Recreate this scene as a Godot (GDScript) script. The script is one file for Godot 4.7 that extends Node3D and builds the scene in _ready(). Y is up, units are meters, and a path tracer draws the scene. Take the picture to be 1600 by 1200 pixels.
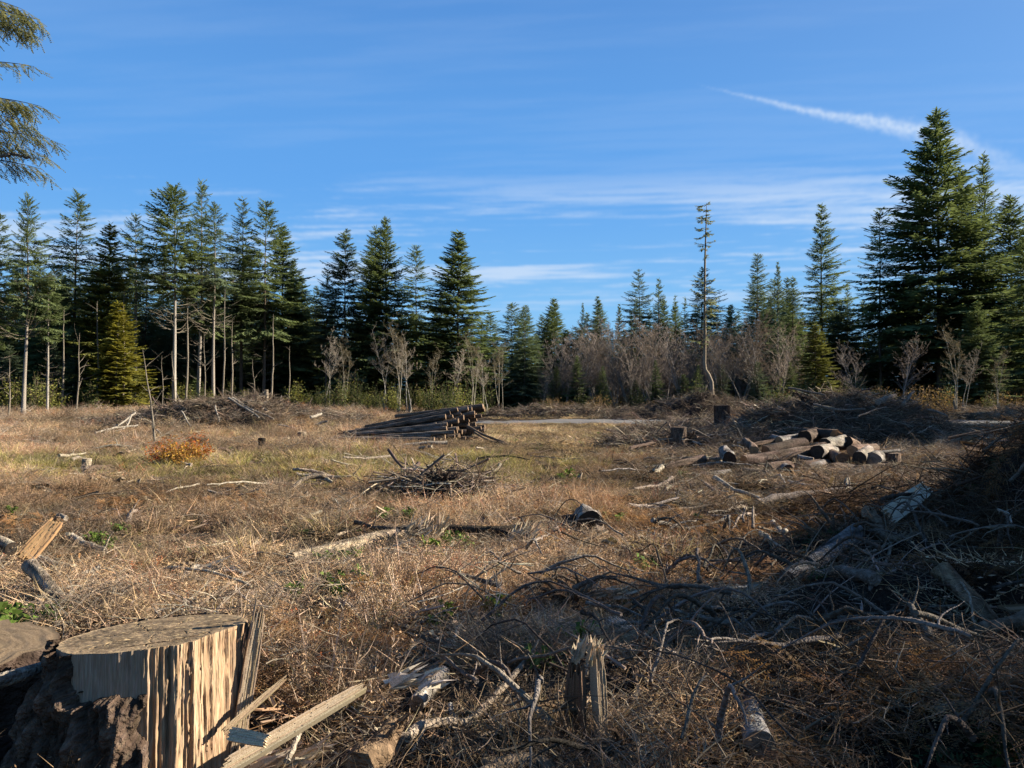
extends Node3D

# ---------------------------------------------------------------- mesh builder
class MB:
	var v := PackedVector3Array()
	var n := PackedVector3Array()
	var c := PackedColorArray()
	var ix := PackedInt32Array()
	func tri(a: Vector3, b: Vector3, d: Vector3, col: Color) -> void:
		var m := (a - d).cross(a - b).normalized()
		var k := v.size()
		v.push_back(a); v.push_back(b); v.push_back(d)
		n.push_back(m); n.push_back(m); n.push_back(m)
		c.push_back(col); c.push_back(col); c.push_back(col)
		ix.push_back(k); ix.push_back(k + 1); ix.push_back(k + 2)
	func quad(a: Vector3, b: Vector3, d: Vector3, e: Vector3, col: Color) -> void:
		tri(a, b, d, col)
		tri(a, d, e, col)
	# a leaf or needle spray: a kite folded along its middle
	func kite(a: Vector3, d: Vector3, w: Vector3, lift: Vector3, col: Color) -> void:
		var m := a + d * 0.45
		var k := v.size()
		var t := a + d
		var l := m + w + lift
		var r := m - w + lift
		var n1 := (a - t).cross(a - l).normalized()
		var n2 := (a - r).cross(a - t).normalized()
		v.push_back(a); v.push_back(l); v.push_back(t); v.push_back(a); v.push_back(t); v.push_back(r)
		n.push_back(n1); n.push_back(n1); n.push_back(n1); n.push_back(n2); n.push_back(n2); n.push_back(n2)
		for i in 6:
			c.push_back(col)
			ix.push_back(k + i)
	func tube(p: PackedVector3Array, r: PackedFloat32Array, sides: int, ca: Color, cb: Color, rough := 0.0, rg: RandomNumberGenerator = null, cap := true) -> void:
		var k := v.size()
		var m := p.size()
		var u := Vector3.ZERO
		for i in m:
			var t := (p[mini(i + 1, m - 1)] - p[maxi(i - 1, 0)]).normalized()
			if i == 0:
				u = t.cross(Vector3(0.31, 0.17, 0.93) if absf(t.z) < 0.9 else Vector3.UP).normalized()
			else:
				u = (u - t * u.dot(t)).normalized()
			var w := t.cross(u)
			var col := ca.lerp(cb, float(i) / maxf(1.0, m - 1.0))
			for s in sides:
				var a := TAU * s / sides
				var o := u * cos(a) + w * sin(a)
				var q := r[i]
				var cc := col
				if rg:
					q *= 1.0 + rg.randf_range(-rough, rough)
					cc = col * rg.randf_range(0.8, 1.2)
				v.push_back(p[i] + o * q)
				n.push_back(o)
				c.push_back(cc)
		for i in m - 1:
			for s in sides:
				var a := k + i * sides + s
				var b := k + i * sides + (s + 1) % sides
				ix.push_back(a); ix.push_back(a + sides); ix.push_back(b + sides)
				ix.push_back(a); ix.push_back(b + sides); ix.push_back(b)
		if cap and sides > 3:
			for e in [0, m - 1]:
				var base := k + int(e) * sides
				for s in range(1, sides - 1):
					var cc2 := (ca if e == 0 else cb) * 1.25
					if e == 0:
						tri(v[base], v[base + s], v[base + s + 1], cc2)
					else:
						tri(v[base], v[base + s + 1], v[base + s], cc2)
	# a grid of points, rows x cols, smooth; wraps round in columns if asked
	func grid(pts: PackedVector3Array, cols: PackedColorArray, rows: int, per: int, wrap: bool) -> void:
		var k := v.size()
		var nn := PackedVector3Array()
		nn.resize(rows * per)
		var last := per if wrap else per - 1
		for i in rows - 1:
			for s in last:
				var a := i * per + s
				var b := i * per + (s + 1) % per
				var d := b + per
				var e := a + per
				var m1 := (pts[a] - pts[d]).cross(pts[a] - pts[e])
				var m2 := (pts[a] - pts[b]).cross(pts[a] - pts[d])
				nn[a] += m1 + m2; nn[e] += m1; nn[d] += m1 + m2; nn[b] += m2
				ix.push_back(k + a); ix.push_back(k + e); ix.push_back(k + d)
				ix.push_back(k + a); ix.push_back(k + d); ix.push_back(k + b)
		v.append_array(pts)
		c.append_array(cols)
		for q in nn:
			n.push_back(q.normalized())
	func mesh(mat: Material) -> ArrayMesh:
		var a := []
		a.resize(Mesh.ARRAY_MAX)
		a[Mesh.ARRAY_VERTEX] = v
		a[Mesh.ARRAY_NORMAL] = n
		a[Mesh.ARRAY_COLOR] = c
		a[Mesh.ARRAY_INDEX] = ix
		var m := ArrayMesh.new()
		m.add_surface_from_arrays(Mesh.PRIMITIVE_TRIANGLES, a)
		m.surface_set_material(0, mat)
		return m

const F := 1203.0
const HORIZON := 632.0
const SHOT := 3.7     # the photograph is exposed for the sunlit brush
var rng := RandomNumberGenerator.new()
var hills := FastNoiseLite.new()
var bumps := FastNoiseLite.new()
var patch := FastNoiseLite.new()
var taken := {}
var leaf_m: StandardMaterial3D
var dry_m: StandardMaterial3D
var bark_m: StandardMaterial3D
var wood_m: StandardMaterial3D
var end_m: StandardMaterial3D
var slab_m: StandardMaterial3D
var soil_m: StandardMaterial3D
var road_m: StandardMaterial3D

func R(a: float, b: float) -> float:
	return rng.randf_range(a, b)

func col(r: float, g: float, b: float) -> Color:
	return Color(r, g, b)

func vary(c: Color, k: float) -> Color:
	var s := R(1.0 - k, 1.0 + k)
	return Color(c.r * s * R(0.93, 1.07), c.g * s, c.b * s * R(0.93, 1.07))

func smooth(a: float, b: float, x: float) -> float:
	return smoothstep(a, b, x)

# ---------------------------------------------------------------- naming
func numbered(called: String) -> String:
	if not taken.has(called):
		taken[called] = 0
		return called
	taken[called] += 1
	return "%s_%03d" % [called, taken[called]]

func tag(o: Node, label: String, category: String, group := "", kind := "") -> void:
	if label: o.set_meta("label", label)
	if category: o.set_meta("category", category)
	if group: o.set_meta("group", group)
	if kind: o.set_meta("kind", kind)

func thing(called: String, label: String, category: String, at := Vector3.ZERO, group := "", kind := "") -> Node3D:
	var o := Node3D.new()
	o.name = numbered(called)
	add_child(o, true)
	o.position = at
	tag(o, label, category, group, kind)
	return o

func part(parent: Node3D, called: String, mesh: Mesh, at := Vector3.ZERO) -> MeshInstance3D:
	var o := MeshInstance3D.new()
	var count := 0
	for ch in parent.get_children():
		if String(ch.name) == called or String(ch.name).begins_with(called + "_0"):
			count += 1
	o.name = called if count == 0 else "%s_%03d" % [called, count]
	o.mesh = mesh
	o.position = at
	parent.add_child(o, true)
	return o

func solo(called: String, mesh: Mesh, label: String, category: String, at := Vector3.ZERO, group := "", kind := "") -> MeshInstance3D:
	var o := MeshInstance3D.new()
	o.name = numbered(called)
	o.mesh = mesh
	o.position = at
	add_child(o, true)
	tag(o, label, category, group, kind)
	return o

const ORDINALS := ["first", "second", "third", "fourth", "fifth", "sixth", "seventh", "eighth", "ninth", "tenth", "eleventh", "twelfth", "thirteenth", "fourteenth", "fifteenth", "sixteenth", "seventeenth", "eighteenth", "nineteenth", "twentieth", "twenty-first", "twenty-second", "twenty-third", "twenty-fourth", "twenty-fifth", "twenty-sixth", "twenty-seventh", "twenty-eighth", "twenty-ninth", "thirtieth", "thirty-first", "thirty-second", "thirty-third", "thirty-fourth", "thirty-fifth", "thirty-sixth"]
const MARKS := [[37, "first pale trunk"], [115, "blue-green fir"], [166, "olive cedar"], [211, "narrow tufted fir"], [272, "fir with curved dead boughs"], [309, "tallest pale-trunked fir"], [377, "straight brown-trunked fir"], [411, "stout brown-trunked fir"], [440, "dense fir ending the stand"], [505, "small shoulder fir"], [537, "rounded middle fir"], [603, "two-tipped fir"], [649, "airy dark fir"], [716, "wide pyramid fir"], [819, "small lone fir"], [884, "dark rounded fir"], [911, "ragged spire"], [968, "soft spire"], [1000, "taller twin fir"], [1029, "shorter twin fir"], [1097, "fir behind the thin tree"], [1183, "grey-green fir"], [1216, "fir with the bent tip"], [1283, "tall tapering fir"], [1377, "tiered dark fir"], [1467, "giant fir"], [1540, "slim tall fir"], [1584, "bulky shaded fir"]]
const SPOTS := [[240, 3.5, "split stump"], [65, 7.8, "tan split slab"], [78, 6.5, "steeply propped log"], [550, 8.8, "long bleached log"], [683, 13.6, "upturned root clump"], [284, 29.5, "gold bush"], [137, 18, "pale sawn stump"], [410, 29, "small black stump"], [600, 32, "log deck"], [918, 10.2, "short thick grey log"], [1130, 19.3, "pale log standing apart"], [1260, 20, "loose log heap"], [1389, 22, "ragged round stump"], [1060, 30, "stump on the chip bank"], [1415, 9.4, "white split slab"], [1376, 8.5, "bent root arm"], [915, 3.8, "hollow snag"], [1175, 5, "elbow birch stick"], [1500, 6, "brown stub of log"], [690, 4, "arched grey bough"], [890, 6.4, "brown root clump"], [985, 5.6, "weathered board"], [350, 7.5, "white splintered branch"], [490, 17.6, "white fallen branch"], [1250, 13.2, "long dark bough"], [780, 9.5, "mossy rotten log"]]

# tells a run of look-alikes apart: which one it is, counted along the named tree in front of it
func count_along(items: Array, noun: String, rel: String) -> void:
	items.sort_custom(func(a, b): return a[1] < b[1])
	var sets := {}
	for it in items:
		var best: Array = MARKS[0]
		for m in MARKS:
			if absf(m[0] - it[1]) < absf(best[0] - it[1]):
				best = m
		if not sets.has(best[1]):
			sets[best[1]] = []
		sets[best[1]].append(it[0])
	for name in sets:
		var l: Array = sets[name]
		for i in l.size():
			if l.size() == 1:
				l[i].set_meta("label", "single %s %s the %s" % [noun, rel, name])
			else:
				l[i].set_meta("label", "%s of the %s %s the %s" % [ORDINALS[mini(i, 35)], noun, rel, name])

# counted outwards from the named thing nearest to it: items are [node, x, depth, noun]
func count_from(items: Array) -> void:
	var sets := {}
	for it in items:
		var best: Array = []
		var bd := 1e9
		for m in SPOTS:
			var q := Vector2(gx(m[0], m[1]) - it[1], m[1] - it[2]).length()
			if q < bd:
				bd = q
				best = m
		var key: String = it[3] + "|" + best[2]
		if not sets.has(key):
			sets[key] = []
		sets[key].append([bd, it[0]])
	for key in sets:
		var l: Array = sets[key]
		l.sort_custom(func(a, b): return a[0] < b[0])
		var w: PackedStringArray = key.split("|")
		for i in l.size():
			l[i][1].set_meta("label", "%s %s counted outwards from the %s" % [ORDINALS[mini(i, 35)], w[0], w[1]])

# ---------------------------------------------------------------- the lie of the land
const MOUNDS := [
	# x, depth, radius x, radius z, height
	[7.0, 9.2, 1.25, 1.8, 1.75], [8.8, 8.2, 1.8, 2.2, 0.75], [4.9, 6.9, 1.0, 0.9, 0.42], [3.3, 6.4, 1.1, 0.7, 0.25], [4.2, 8.9, 0.9, 0.6, 0.3],
	[13.6, 33.0, 2.6, 2.0, 1.5], [16.6, 33.6, 2.0, 1.8, 1.05], [11.0, 34.0, 1.8, 1.6, 0.65],
	[9.0, 38.5, 3.2, 2.0, 0.42], [6.8, 31.0, 2.6, 1.4, 0.28],
	[-17.6, 46.0, 3.4, 2.0, 1.25], [-14.8, 47.5, 2.2, 1.8, 0.8], [-22.0, 47.0, 2.6, 1.6, 0.5], [-13.0, 50.0, 3.0, 2.0, 0.5],
	[9.6, 20.3, 3.4, 1.8, -0.22], [4.0, 64.0, 7.0, 2.2, 0.7], [15.0, 61.0, 4.6, 2.4, 1.75],
	[2.5, 4.25, 0.75, 0.5, 0.24], [-1.4, 14.0, 0.9, 0.7, 0.22], [0.6, 4.6, 0.8, 0.7, 0.18],
]

func ground(x: float, z: float) -> float:
	var d := -z
	var h := 0.65 * smooth(34.0, 74.0, d) + 0.55 * smooth(10.0, 30.0, x) * smooth(26.0, 46.0, d)
	h += hills.get_noise_2d(x, z) * 0.16 * smooth(2.0, 12.0, d)
	h += bumps.get_noise_2d(x, z) * (0.10 + 0.09 * smooth(0.0, 3.0, x) * (1.0 - smooth(12.0, 16.0, d)))
	h += 0.55 * smooth(30.0, 60.0, d) * (1.0 - smooth(-12.0, -4.0, x))
	h -= 0.10 * smooth(-0.6, 1.0, x) * (1.0 - smooth(7.0, 10.0, d)) * smooth(3.0, 4.4, d)
	for m in MOUNDS:
		var u: float = (x - m[0]) / m[2]
		var w: float = (d - m[1]) / m[3]
		var q := u * u + w * w
		if q < 5.0:
			h += m[4] * exp(-q) * (1.0 + 0.35 * bumps.get_noise_2d(x * 0.6 + 40.0, z * 0.6))
	if d > 75.0 or d < -5.0 or absf(x) > 80.0:
		h += 0.02 * maxf(0.0, d - 75.0) * smooth(75.0, 150.0, d)
	return h

func on(x: float, d: float, up := 0.0) -> Vector3:
	return Vector3(x, ground(x, -d) + up, -d)

# where a bearing seen in the photograph (in its pixels) meets a given depth
func ray(px: float, py: float, d: float) -> Vector3:
	return Vector3((px - 800.0) / F * d, eye_h + (HORIZON - py) / F * d, -d)

func gx(px: float, d: float) -> float:
	return (px - 800.0) / F * d

var eye_h := 1.7

# ---------------------------------------------------------------- materials
func noise_tex(size: int, freq: float, octaves: int, lo: Color, hi: Color, kind := FastNoiseLite.TYPE_SIMPLEX_SMOOTH, sd := 1) -> NoiseTexture2D:
	var f := FastNoiseLite.new()
	f.seed = sd
	f.noise_type = kind
	f.frequency = freq
	f.fractal_octaves = octaves
	var t := NoiseTexture2D.new()
	t.width = size
	t.height = size
	t.seamless = true
	t.noise = f
	var g := Gradient.new()
	g.set_color(0, lo)
	g.set_color(1, hi)
	t.color_ramp = g
	return t

func make_materials() -> void:
	var base := func(rough: float) -> StandardMaterial3D:
		var m := StandardMaterial3D.new()
		m.vertex_color_use_as_albedo = true
		m.roughness = rough
		m.metallic_specular = 0.25
		return m
	leaf_m = base.call(0.75)
	leaf_m.cull_mode = BaseMaterial3D.CULL_DISABLED
	leaf_m.backlight_enabled = true
	leaf_m.backlight = Color(0.86, 0.86, 0.76)
	dry_m = base.call(0.9)
	dry_m.cull_mode = BaseMaterial3D.CULL_DISABLED
	dry_m.metallic_specular = 0.15
	dry_m.backlight_enabled = true
	dry_m.backlight = Color(0.6, 0.58, 0.5)
	bark_m = base.call(0.95)
	bark_m.metallic_specular = 0.15
	bark_m.albedo_texture = noise_tex(512, 0.02, 5, Color(0.45, 0.44, 0.43), Color(1, 1, 1), FastNoiseLite.TYPE_PERLIN, 5)
	bark_m.uv1_triplanar = true
	bark_m.uv1_scale = Vector3(2.2, 2.2, 2.2)
	bark_m.heightmap_enabled = true
	bark_m.heightmap_texture = noise_tex(512, 0.03, 5, Color.BLACK, Color.WHITE, FastNoiseLite.TYPE_SIMPLEX, 6)
	bark_m.heightmap_scale = 2.0
	wood_m = base.call(0.85)
	wood_m.metallic_specular = 0.2
	wood_m.albedo_texture = noise_tex(512, 0.02, 5, Color(0.74, 0.71, 0.68), Color(1, 1, 1), FastNoiseLite.TYPE_SIMPLEX_SMOOTH, 7)
	wood_m.uv1_triplanar = true
	wood_m.uv1_scale = Vector3(8.0, 0.6, 8.0)
	wood_m.heightmap_enabled = true
	wood_m.heightmap_texture = noise_tex(512, 0.025, 5, Color.BLACK, Color.WHITE, FastNoiseLite.TYPE_SIMPLEX_SMOOTH, 8)
	wood_m.heightmap_scale = 0.6
	end_m = base.call(0.9)
	end_m.metallic_specular = 0.2
	end_m.albedo_texture = noise_tex(256, 0.05, 4, Color(0.66, 0.62, 0.58), Color(1, 1, 1), FastNoiseLite.TYPE_SIMPLEX, 9)
	end_m.uv1_triplanar = true
	end_m.uv1_scale = Vector3(6, 6, 6)
	slab_m = base.call(0.9)
	slab_m.metallic_specular = 0.2
	slab_m.albedo_texture = end_m.albedo_texture
	slab_m.uv1_triplanar = true
	slab_m.uv1_scale = Vector3(9, 9, 9)
	soil_m = base.call(0.95)
	soil_m.metallic_specular = 0.15
	soil_m.albedo_texture = noise_tex(1024, 0.02, 6, Color(0.42, 0.40, 0.38), Color(1, 1, 1), FastNoiseLite.TYPE_SIMPLEX, 11)
	soil_m.uv1_triplanar = true
	soil_m.uv1_world_triplanar = true
	soil_m.uv1_scale = Vector3(0.55, 0.55, 0.55)
	soil_m.heightmap_enabled = true
	soil_m.heightmap_texture = noise_tex(1024, 0.03, 6, Color.BLACK, Color.WHITE, FastNoiseLite.TYPE_SIMPLEX, 12)
	soil_m.heightmap_scale = 6.0
	road_m = base.call(0.95)
	road_m.albedo_texture = noise_tex(512, 0.06, 5, Color(0.6, 0.6, 0.6), Color(1, 1, 1), FastNoiseLite.TYPE_SIMPLEX, 13)
	road_m.uv1_triplanar = true
	road_m.uv1_world_triplanar = true
	road_m.uv1_scale = Vector3(0.5, 0.5, 0.5)
	road_m.heightmap_enabled = true
	road_m.heightmap_texture = road_m.albedo_texture
	road_m.heightmap_scale = 2.0

# ---------------------------------------------------------------- sky
func aim(px: float, py: float) -> Vector2:
	var p := atan(32.0 / F)
	var y := (600.0 - py) / F
	var d := Vector3((px - 800.0) / F, y * cos(p) + sin(p), -(cos(p) - y * sin(p))).normalized()
	return Vector2(atan2(d.x, -d.z), asin(d.y))

func sky_picture() -> ImageTexture:
	var w := 3072
	var h := 1536
	var f1 := FastNoiseLite.new()
	f1.seed = 3
	f1.frequency = 1.0
	f1.fractal_octaves = 5
	f1.domain_warp_enabled = true
	f1.domain_warp_amplitude = 0.35
	f1.domain_warp_frequency = 0.6
	var f2 := FastNoiseLite.new()
	f2.seed = 21
	f2.frequency = 1.0
	f2.fractal_octaves = 2
	var f3 := FastNoiseLite.new()
	f3.seed = 8
	f3.frequency = 60.0
	f3.fractal_octaves = 4
	# the vapour trail, as directions
	var trail := []
	for q in [[1085, 131, 1.0, 0.0], [1180, 153, 3.0, 0.55], [1240, 168, 4.5, 0.8], [1300, 180, 6.0, 0.85], [1370, 190, 9.0, 0.9], [1440, 204, 13.0, 0.85], [1500, 220, 15.0, 0.7], [1550, 243, 15.0, 0.4], [1640, 285, 17.0, 0.15], [1760, 340, 20.0, 0.0]]:
		var a := aim(q[0], q[1])
		trail.append([a.x, a.y, q[2] / F * 0.9, q[3]])
	# radiances for an exposure of SHOT
	var top := Color(0.082, 0.245, 0.63) / SHOT
	var mid := Color(0.135, 0.40, 0.87) / SHOT
	var low := Color(0.29, 0.62, 0.95) / SHOT
	var cloud := Color(0.62, 0.76, 0.96) / SHOT
	var glow := Color(1.1, 0.98, 0.80) / SHOT     # the paler air round the sun
	var out := PackedFloat32Array()
	for j in h:
		var el := PI * 0.5 - PI * (j + 0.5) / h
		var e := maxf(0.0, rad_to_deg(el))
		var c := low.lerp(mid, smooth(1.0, 17.0, e)).lerp(top, smooth(12.0, 38.0, e)).lerp(top * 0.82, smooth(38.0, 90.0, e))
		if el < 0.004 or e > 70.0:
			var row := PackedFloat32Array([c.r, c.g, c.b])
			while row.size() < w * 3:
				row.append_array(row)
			out.append_array(row.slice(0, w * 3))
			continue
		var iy := 1.0 / tan(el)
		var band := smooth(6.0, 9.0, e) * (1.0 - smooth(13.0, 17.5, e)) + 0.10
		for i in w:
			var az := TAU * (i + 0.5) / w
			var dx := sin(az) * iy
			var dz := -cos(az) * iy
			var u := dx * 0.96 + dz * 0.10
			var s := dz * 0.97 - dx * 0.16
			var a2 := az if az < PI else az - TAU
			var gl := 0.0
			if a2 > -0.4 and a2 < 3.1:
				var cs := sin(el) * 0.4067 + cos(el) * 0.9135 * cos(az - 1.396)
				if cs > 0.2:
					gl = 0.75 * exp(-acos(minf(cs, 1.0)) / 0.26) * smooth(0.2, 0.6, cs)
			if e > 36.0:
				out.push_back(c.r + glow.r * gl)
				out.push_back(c.g + glow.g * gl)
				out.push_back(c.b + glow.b * gl)
				continue
			var wisps := f1.get_noise_2d(u * 0.42, s * 1.9)
			var body := f2.get_noise_2d(u * 0.16 + 3.1, s * 0.5)
			var fibre := f1.get_noise_2d(u * 1.1 + 40.0, s * 7.5 + u * 0.6)
			var k := smooth(-0.25, 0.70, wisps * 0.7 + body * 0.9 + fibre * 0.62) * band * 0.72
			if a2 > 0.18 and a2 < 0.75 and e > 10.0:
				for q in trail.size() - 1:
					var p: Array = trail[q]
					var r: Array = trail[q + 1]
					if a2 >= p[0] and a2 < r[0]:
						var t: float = (a2 - p[0]) / (r[0] - p[0])
						var wob := f3.get_noise_2d(a2, el) * 0.6
						var wd: float = lerpf(p[2], r[2], t)
						var off: float = (el - lerpf(p[1], r[1], t)) / wd + wob
						var edge: float = exp(-off * off * (1.3 if off > 0.0 else 0.8))
						k = maxf(k, edge * lerpf(p[3], r[3], t) * (0.8 + 0.5 * f3.get_noise_2d(a2 * 2.5, el * 2.5)))
			k = clampf(k, 0.0, 0.95)
			out.push_back(lerpf(c.r, cloud.r, k) + glow.r * gl)
			out.push_back(lerpf(c.g, cloud.g, k) + glow.g * gl)
			out.push_back(lerpf(c.b, cloud.b, k) + glow.b * gl)
	var im := Image.create_from_data(w, h, false, Image.FORMAT_RGBF, out.to_byte_array())
	return ImageTexture.create_from_image(im)

# ---------------------------------------------------------------- conifers
func spray_branch(mb: MB, p0: Vector3, az: float, L: float, pitch: float, sag: float, ca: Color, cb: Color, wd: float, gap: float) -> void:
	var dh := Vector3(cos(az), 0, sin(az))
	var n := int(L / gap) + 2
	var sp := L * sin(pitch)
	var cp := L * cos(pitch)
	var prev := p0
	var wood := Color(0.06, 0.048, 0.036)
	for i in range(1, n + 1):
		var s := float(i) / n
		var P := p0 + dh * (cp * s) + Vector3.UP * (sp * s - sag * L * s * s + sag * 0.75 * L * s * s * s)
		var T := (P - prev).normalized()
		var side := T.cross(Vector3.UP).normalized()
		if s < 0.75:
			mb.tri(prev + Vector3.UP * 0.025 * (1.1 - s), prev - Vector3.UP * 0.025 * (1.1 - s), P, wood)
		prev = P
		if s < 0.14:
			continue
		var ll := (0.20 + 0.38 * L * (1.0 - s) * minf(1.0, s * 3.0)) * R(0.7, 1.25)
		ll = minf(ll, 1.0)
		for sgn in [-1.0, 1.0]:
			var d: Vector3 = (T * R(0.55, 0.9) + side * sgn * R(0.6, 1.0) + Vector3.UP * R(-0.5, 0.02)).normalized()
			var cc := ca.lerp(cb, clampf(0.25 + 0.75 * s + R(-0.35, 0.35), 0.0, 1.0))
			var wv := d.cross(Vector3.UP + Vector3(R(-0.5, 0.5), 0, R(-0.5, 0.5))).normalized()
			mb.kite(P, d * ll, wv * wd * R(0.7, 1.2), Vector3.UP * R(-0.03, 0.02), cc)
			if ll > 0.42:
				var m := int(ll / 0.26)
				for j in m:
					var q := P + d * ll * ((j + 0.7) / (m + 0.7))
					var sg := -1.0 if (j % 2) else 1.0
					var d2 := (d * 0.7 + wv * sg * 0.8 + Vector3.UP * R(-0.6, 0.0)).normalized()
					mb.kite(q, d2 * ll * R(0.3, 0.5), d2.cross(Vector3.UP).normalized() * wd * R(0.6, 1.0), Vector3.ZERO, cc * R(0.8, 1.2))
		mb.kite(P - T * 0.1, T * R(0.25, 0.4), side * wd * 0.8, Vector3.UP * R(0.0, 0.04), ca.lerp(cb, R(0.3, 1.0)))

# a crown for a tree 20 m tall: yb where green begins, rad its half width
func conifer_crown(sd: int, yb: float, rad: float, per: int, lo: float, hi: float, sag: float, gap: float, wd: float, ca: Color, cb: Color, power: float, holes: float) -> ArrayMesh:
	rng.seed = sd
	var mb := MB.new()
	var H := 20.0
	var y := yb * H
	var az := R(0, TAU)
	var lopside := R(0, TAU)
	while y < H - 0.25:
		var t := (y - yb * H) / (H - yb * H)
		var env := pow(1.0 - t, power) * (0.62 + 0.38 * smooth(0.0, 0.18, t))
		var n := int(round(per * (1.0 - 0.45 * t)))
		var tier := R(0.82, 1.15)
		for j in n:
			az += TAU / n + R(-0.35, 0.35)
			if rng.randf() < holes:
				continue
			var L := rad * env * tier * R(0.6, 1.18) * (1.0 + 0.24 * cos(az - lopside)) + 0.22
			if rng.randf() < 0.05:
				L *= 1.25
			spray_branch(mb, Vector3(0, y + R(-0.26, 0.26), 0), az, L, lerpf(lo, hi, t) + R(-0.26, 0.22), sag * (1.0 - 0.7 * t), ca, cb, wd * (1.0 - 0.25 * t), gap)
		az += 0.7
		y += (0.5 - 0.24 * t) * R(0.8, 1.2) * H / 20.0
	for k in 7:
		var yy := H - 0.75 + k * 0.12
		mb.kite(Vector3(0, yy, 0), Vector3(cos(k * 2.4) * 0.22, 0.3, sin(k * 2.4) * 0.22), Vector3(-sin(k * 2.4), 0, cos(k * 2.4)) * 0.05, Vector3.ZERO, cb)
	return mb.mesh(leaf_m)

func trunk_mesh(sd: int, r0: float, c0: Color, c1: Color, bend: float) -> ArrayMesh:
	rng.seed = sd
	var mb := MB.new()
	var p := PackedVector3Array()
	var r := PackedFloat32Array()
	var ph := R(0, TAU)
	for i in 15:
		var t := i / 14.0
		p.push_back(Vector3(sin(t * 4.0 + ph) * bend * t * (1.0 - t), t * 20.0 - 0.4, cos(t * 3.0 + ph) * bend * t * (1.0 - t)))
		r.push_back(r0 * (1.0 - 0.95 * pow(t, 0.9)) * (1.0 + 0.55 * exp(-t * 45.0)))
	mb.tube(p, r, 9, c0, c1, 0.06, rng)
	return mb.mesh(bark_m)

func dead_branches(sd: int, y0: float, y1: float, L: float, n: int, up: float, c: Color) -> ArrayMesh:
	rng.seed = sd
	var mb := MB.new()
	for i in n:
		var y := R(y0, y1)
		var az := R(0, TAU)
		var l := L * R(0.4, 1.1)
		var d := Vector3(cos(az), 0, sin(az))
		var p := PackedVector3Array()
		var r := PackedFloat32Array()
		for k in 6:
			var s := k / 5.0
			p.push_back(Vector3(0, y, 0) + d * l * s + Vector3.UP * (l * (-0.12 * s + (up + 0.15) * s * s)) + Vector3(R(-1, 1), R(-1, 1), R(-1, 1)) * 0.05 * s)
			r.push_back(0.035 * (1.0 - 0.8 * s))
		mb.tube(p, r, 3, vary(c, 0.2), vary(c, 0.2) * 0.9, 0.0, null, false)
		for k in 2:
			var q: Vector3 = p[2 + k]
			mb.tri(q + Vector3.UP * 0.02, q - Vector3.UP * 0.02, q + d.rotated(Vector3.UP, R(-0.9, 0.9)) * l * 0.35 + Vector3.UP * R(-0.1, 0.25), c * 0.9)
	return mb.mesh(bark_m)

# ---------------------------------------------------------------- bare broadleaf trees
var slim_tree := false

func limb(mb: MB, p0: Vector3, d: Vector3, L: float, r: float, depth: int, c: Color, ct: Color, stem := false) -> void:
	var p := PackedVector3Array([p0])
	var rr := PackedFloat32Array([r])
	var q := p0
	var dd := d
	var n := 6 if stem else 4
	for i in n:
		dd = (dd + Vector3(R(-1, 1), R(-0.4, 0.7), R(-1, 1)) * (0.10 if stem else 0.2)).normalized()
		q += dd * L / n
		p.push_back(q)
		rr.push_back(r * (1.0 - 0.82 * (i + 1) / n))
	if depth >= 2:
		mb.tube(p, rr, 5 if stem else 3, c, c.lerp(ct, 0.6), 0.0, null, false)
	else:
		for i in n:
			var w := (p[i + 1] - p[i]).cross(Vector3(0.3, 0.2, 1)).normalized() * maxf(rr[i], 0.011)
			mb.quad(p[i] - w, p[i] + w, p[i + 1] + w * 0.7, p[i + 1] - w * 0.7, ct)
	if depth <= 0:
		return
	var k := 15 if stem else (7 if depth > 1 else 5)
	for i in k:
		var s := R((0.42 if slim_tree else 0.28) if stem else 0.15, 1.0)
		var a := p[mini(int(s * n), n - 1)].lerp(p[mini(int(s * n) + 1, n)], s * n - floorf(s * n))
		var out := Vector3(R(-1, 1), R(-0.1, 0.6), R(-1, 1)).normalized()
		limb(mb, a, (d * 0.75 + out * 0.95).normalized(), L * (R(0.12, 0.26) if slim_tree and stem else R(0.22, 0.42)) * (1.15 - 0.4 * s), r * 0.34 * (1.1 - s * 0.5), depth - 1, c, ct)

func bare_tree(sd: int, H: float, stems: int, c: Color, ct: Color, slim := false) -> Array:
	rng.seed = sd
	var trunk := MB.new()
	var twigs := MB.new()
	slim_tree = slim
	for i in stems:
		var d := Vector3(R(-0.25, 0.25), 1.6 if slim else 1.0, R(-0.25, 0.25)).normalized()
		limb(twigs, Vector3(R(-0.3, 0.3), 0.2, R(-0.3, 0.3)), d, H * R(0.75, 1.0), (0.034 if slim else 0.06) * H / 8.0, 3, c, ct, true)
	for i in stems:
		trunk.tube(PackedVector3Array([Vector3(0, -0.2, 0), Vector3(R(-0.1, 0.1), 0.6, R(-0.1, 0.1)), Vector3(R(-0.25, 0.25), 1.6, R(-0.25, 0.25))]), PackedFloat32Array([0.12, 0.09, 0.05]), 6, c, c)
	return [trunk.mesh(bark_m), twigs.mesh(dry_m)]

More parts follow.
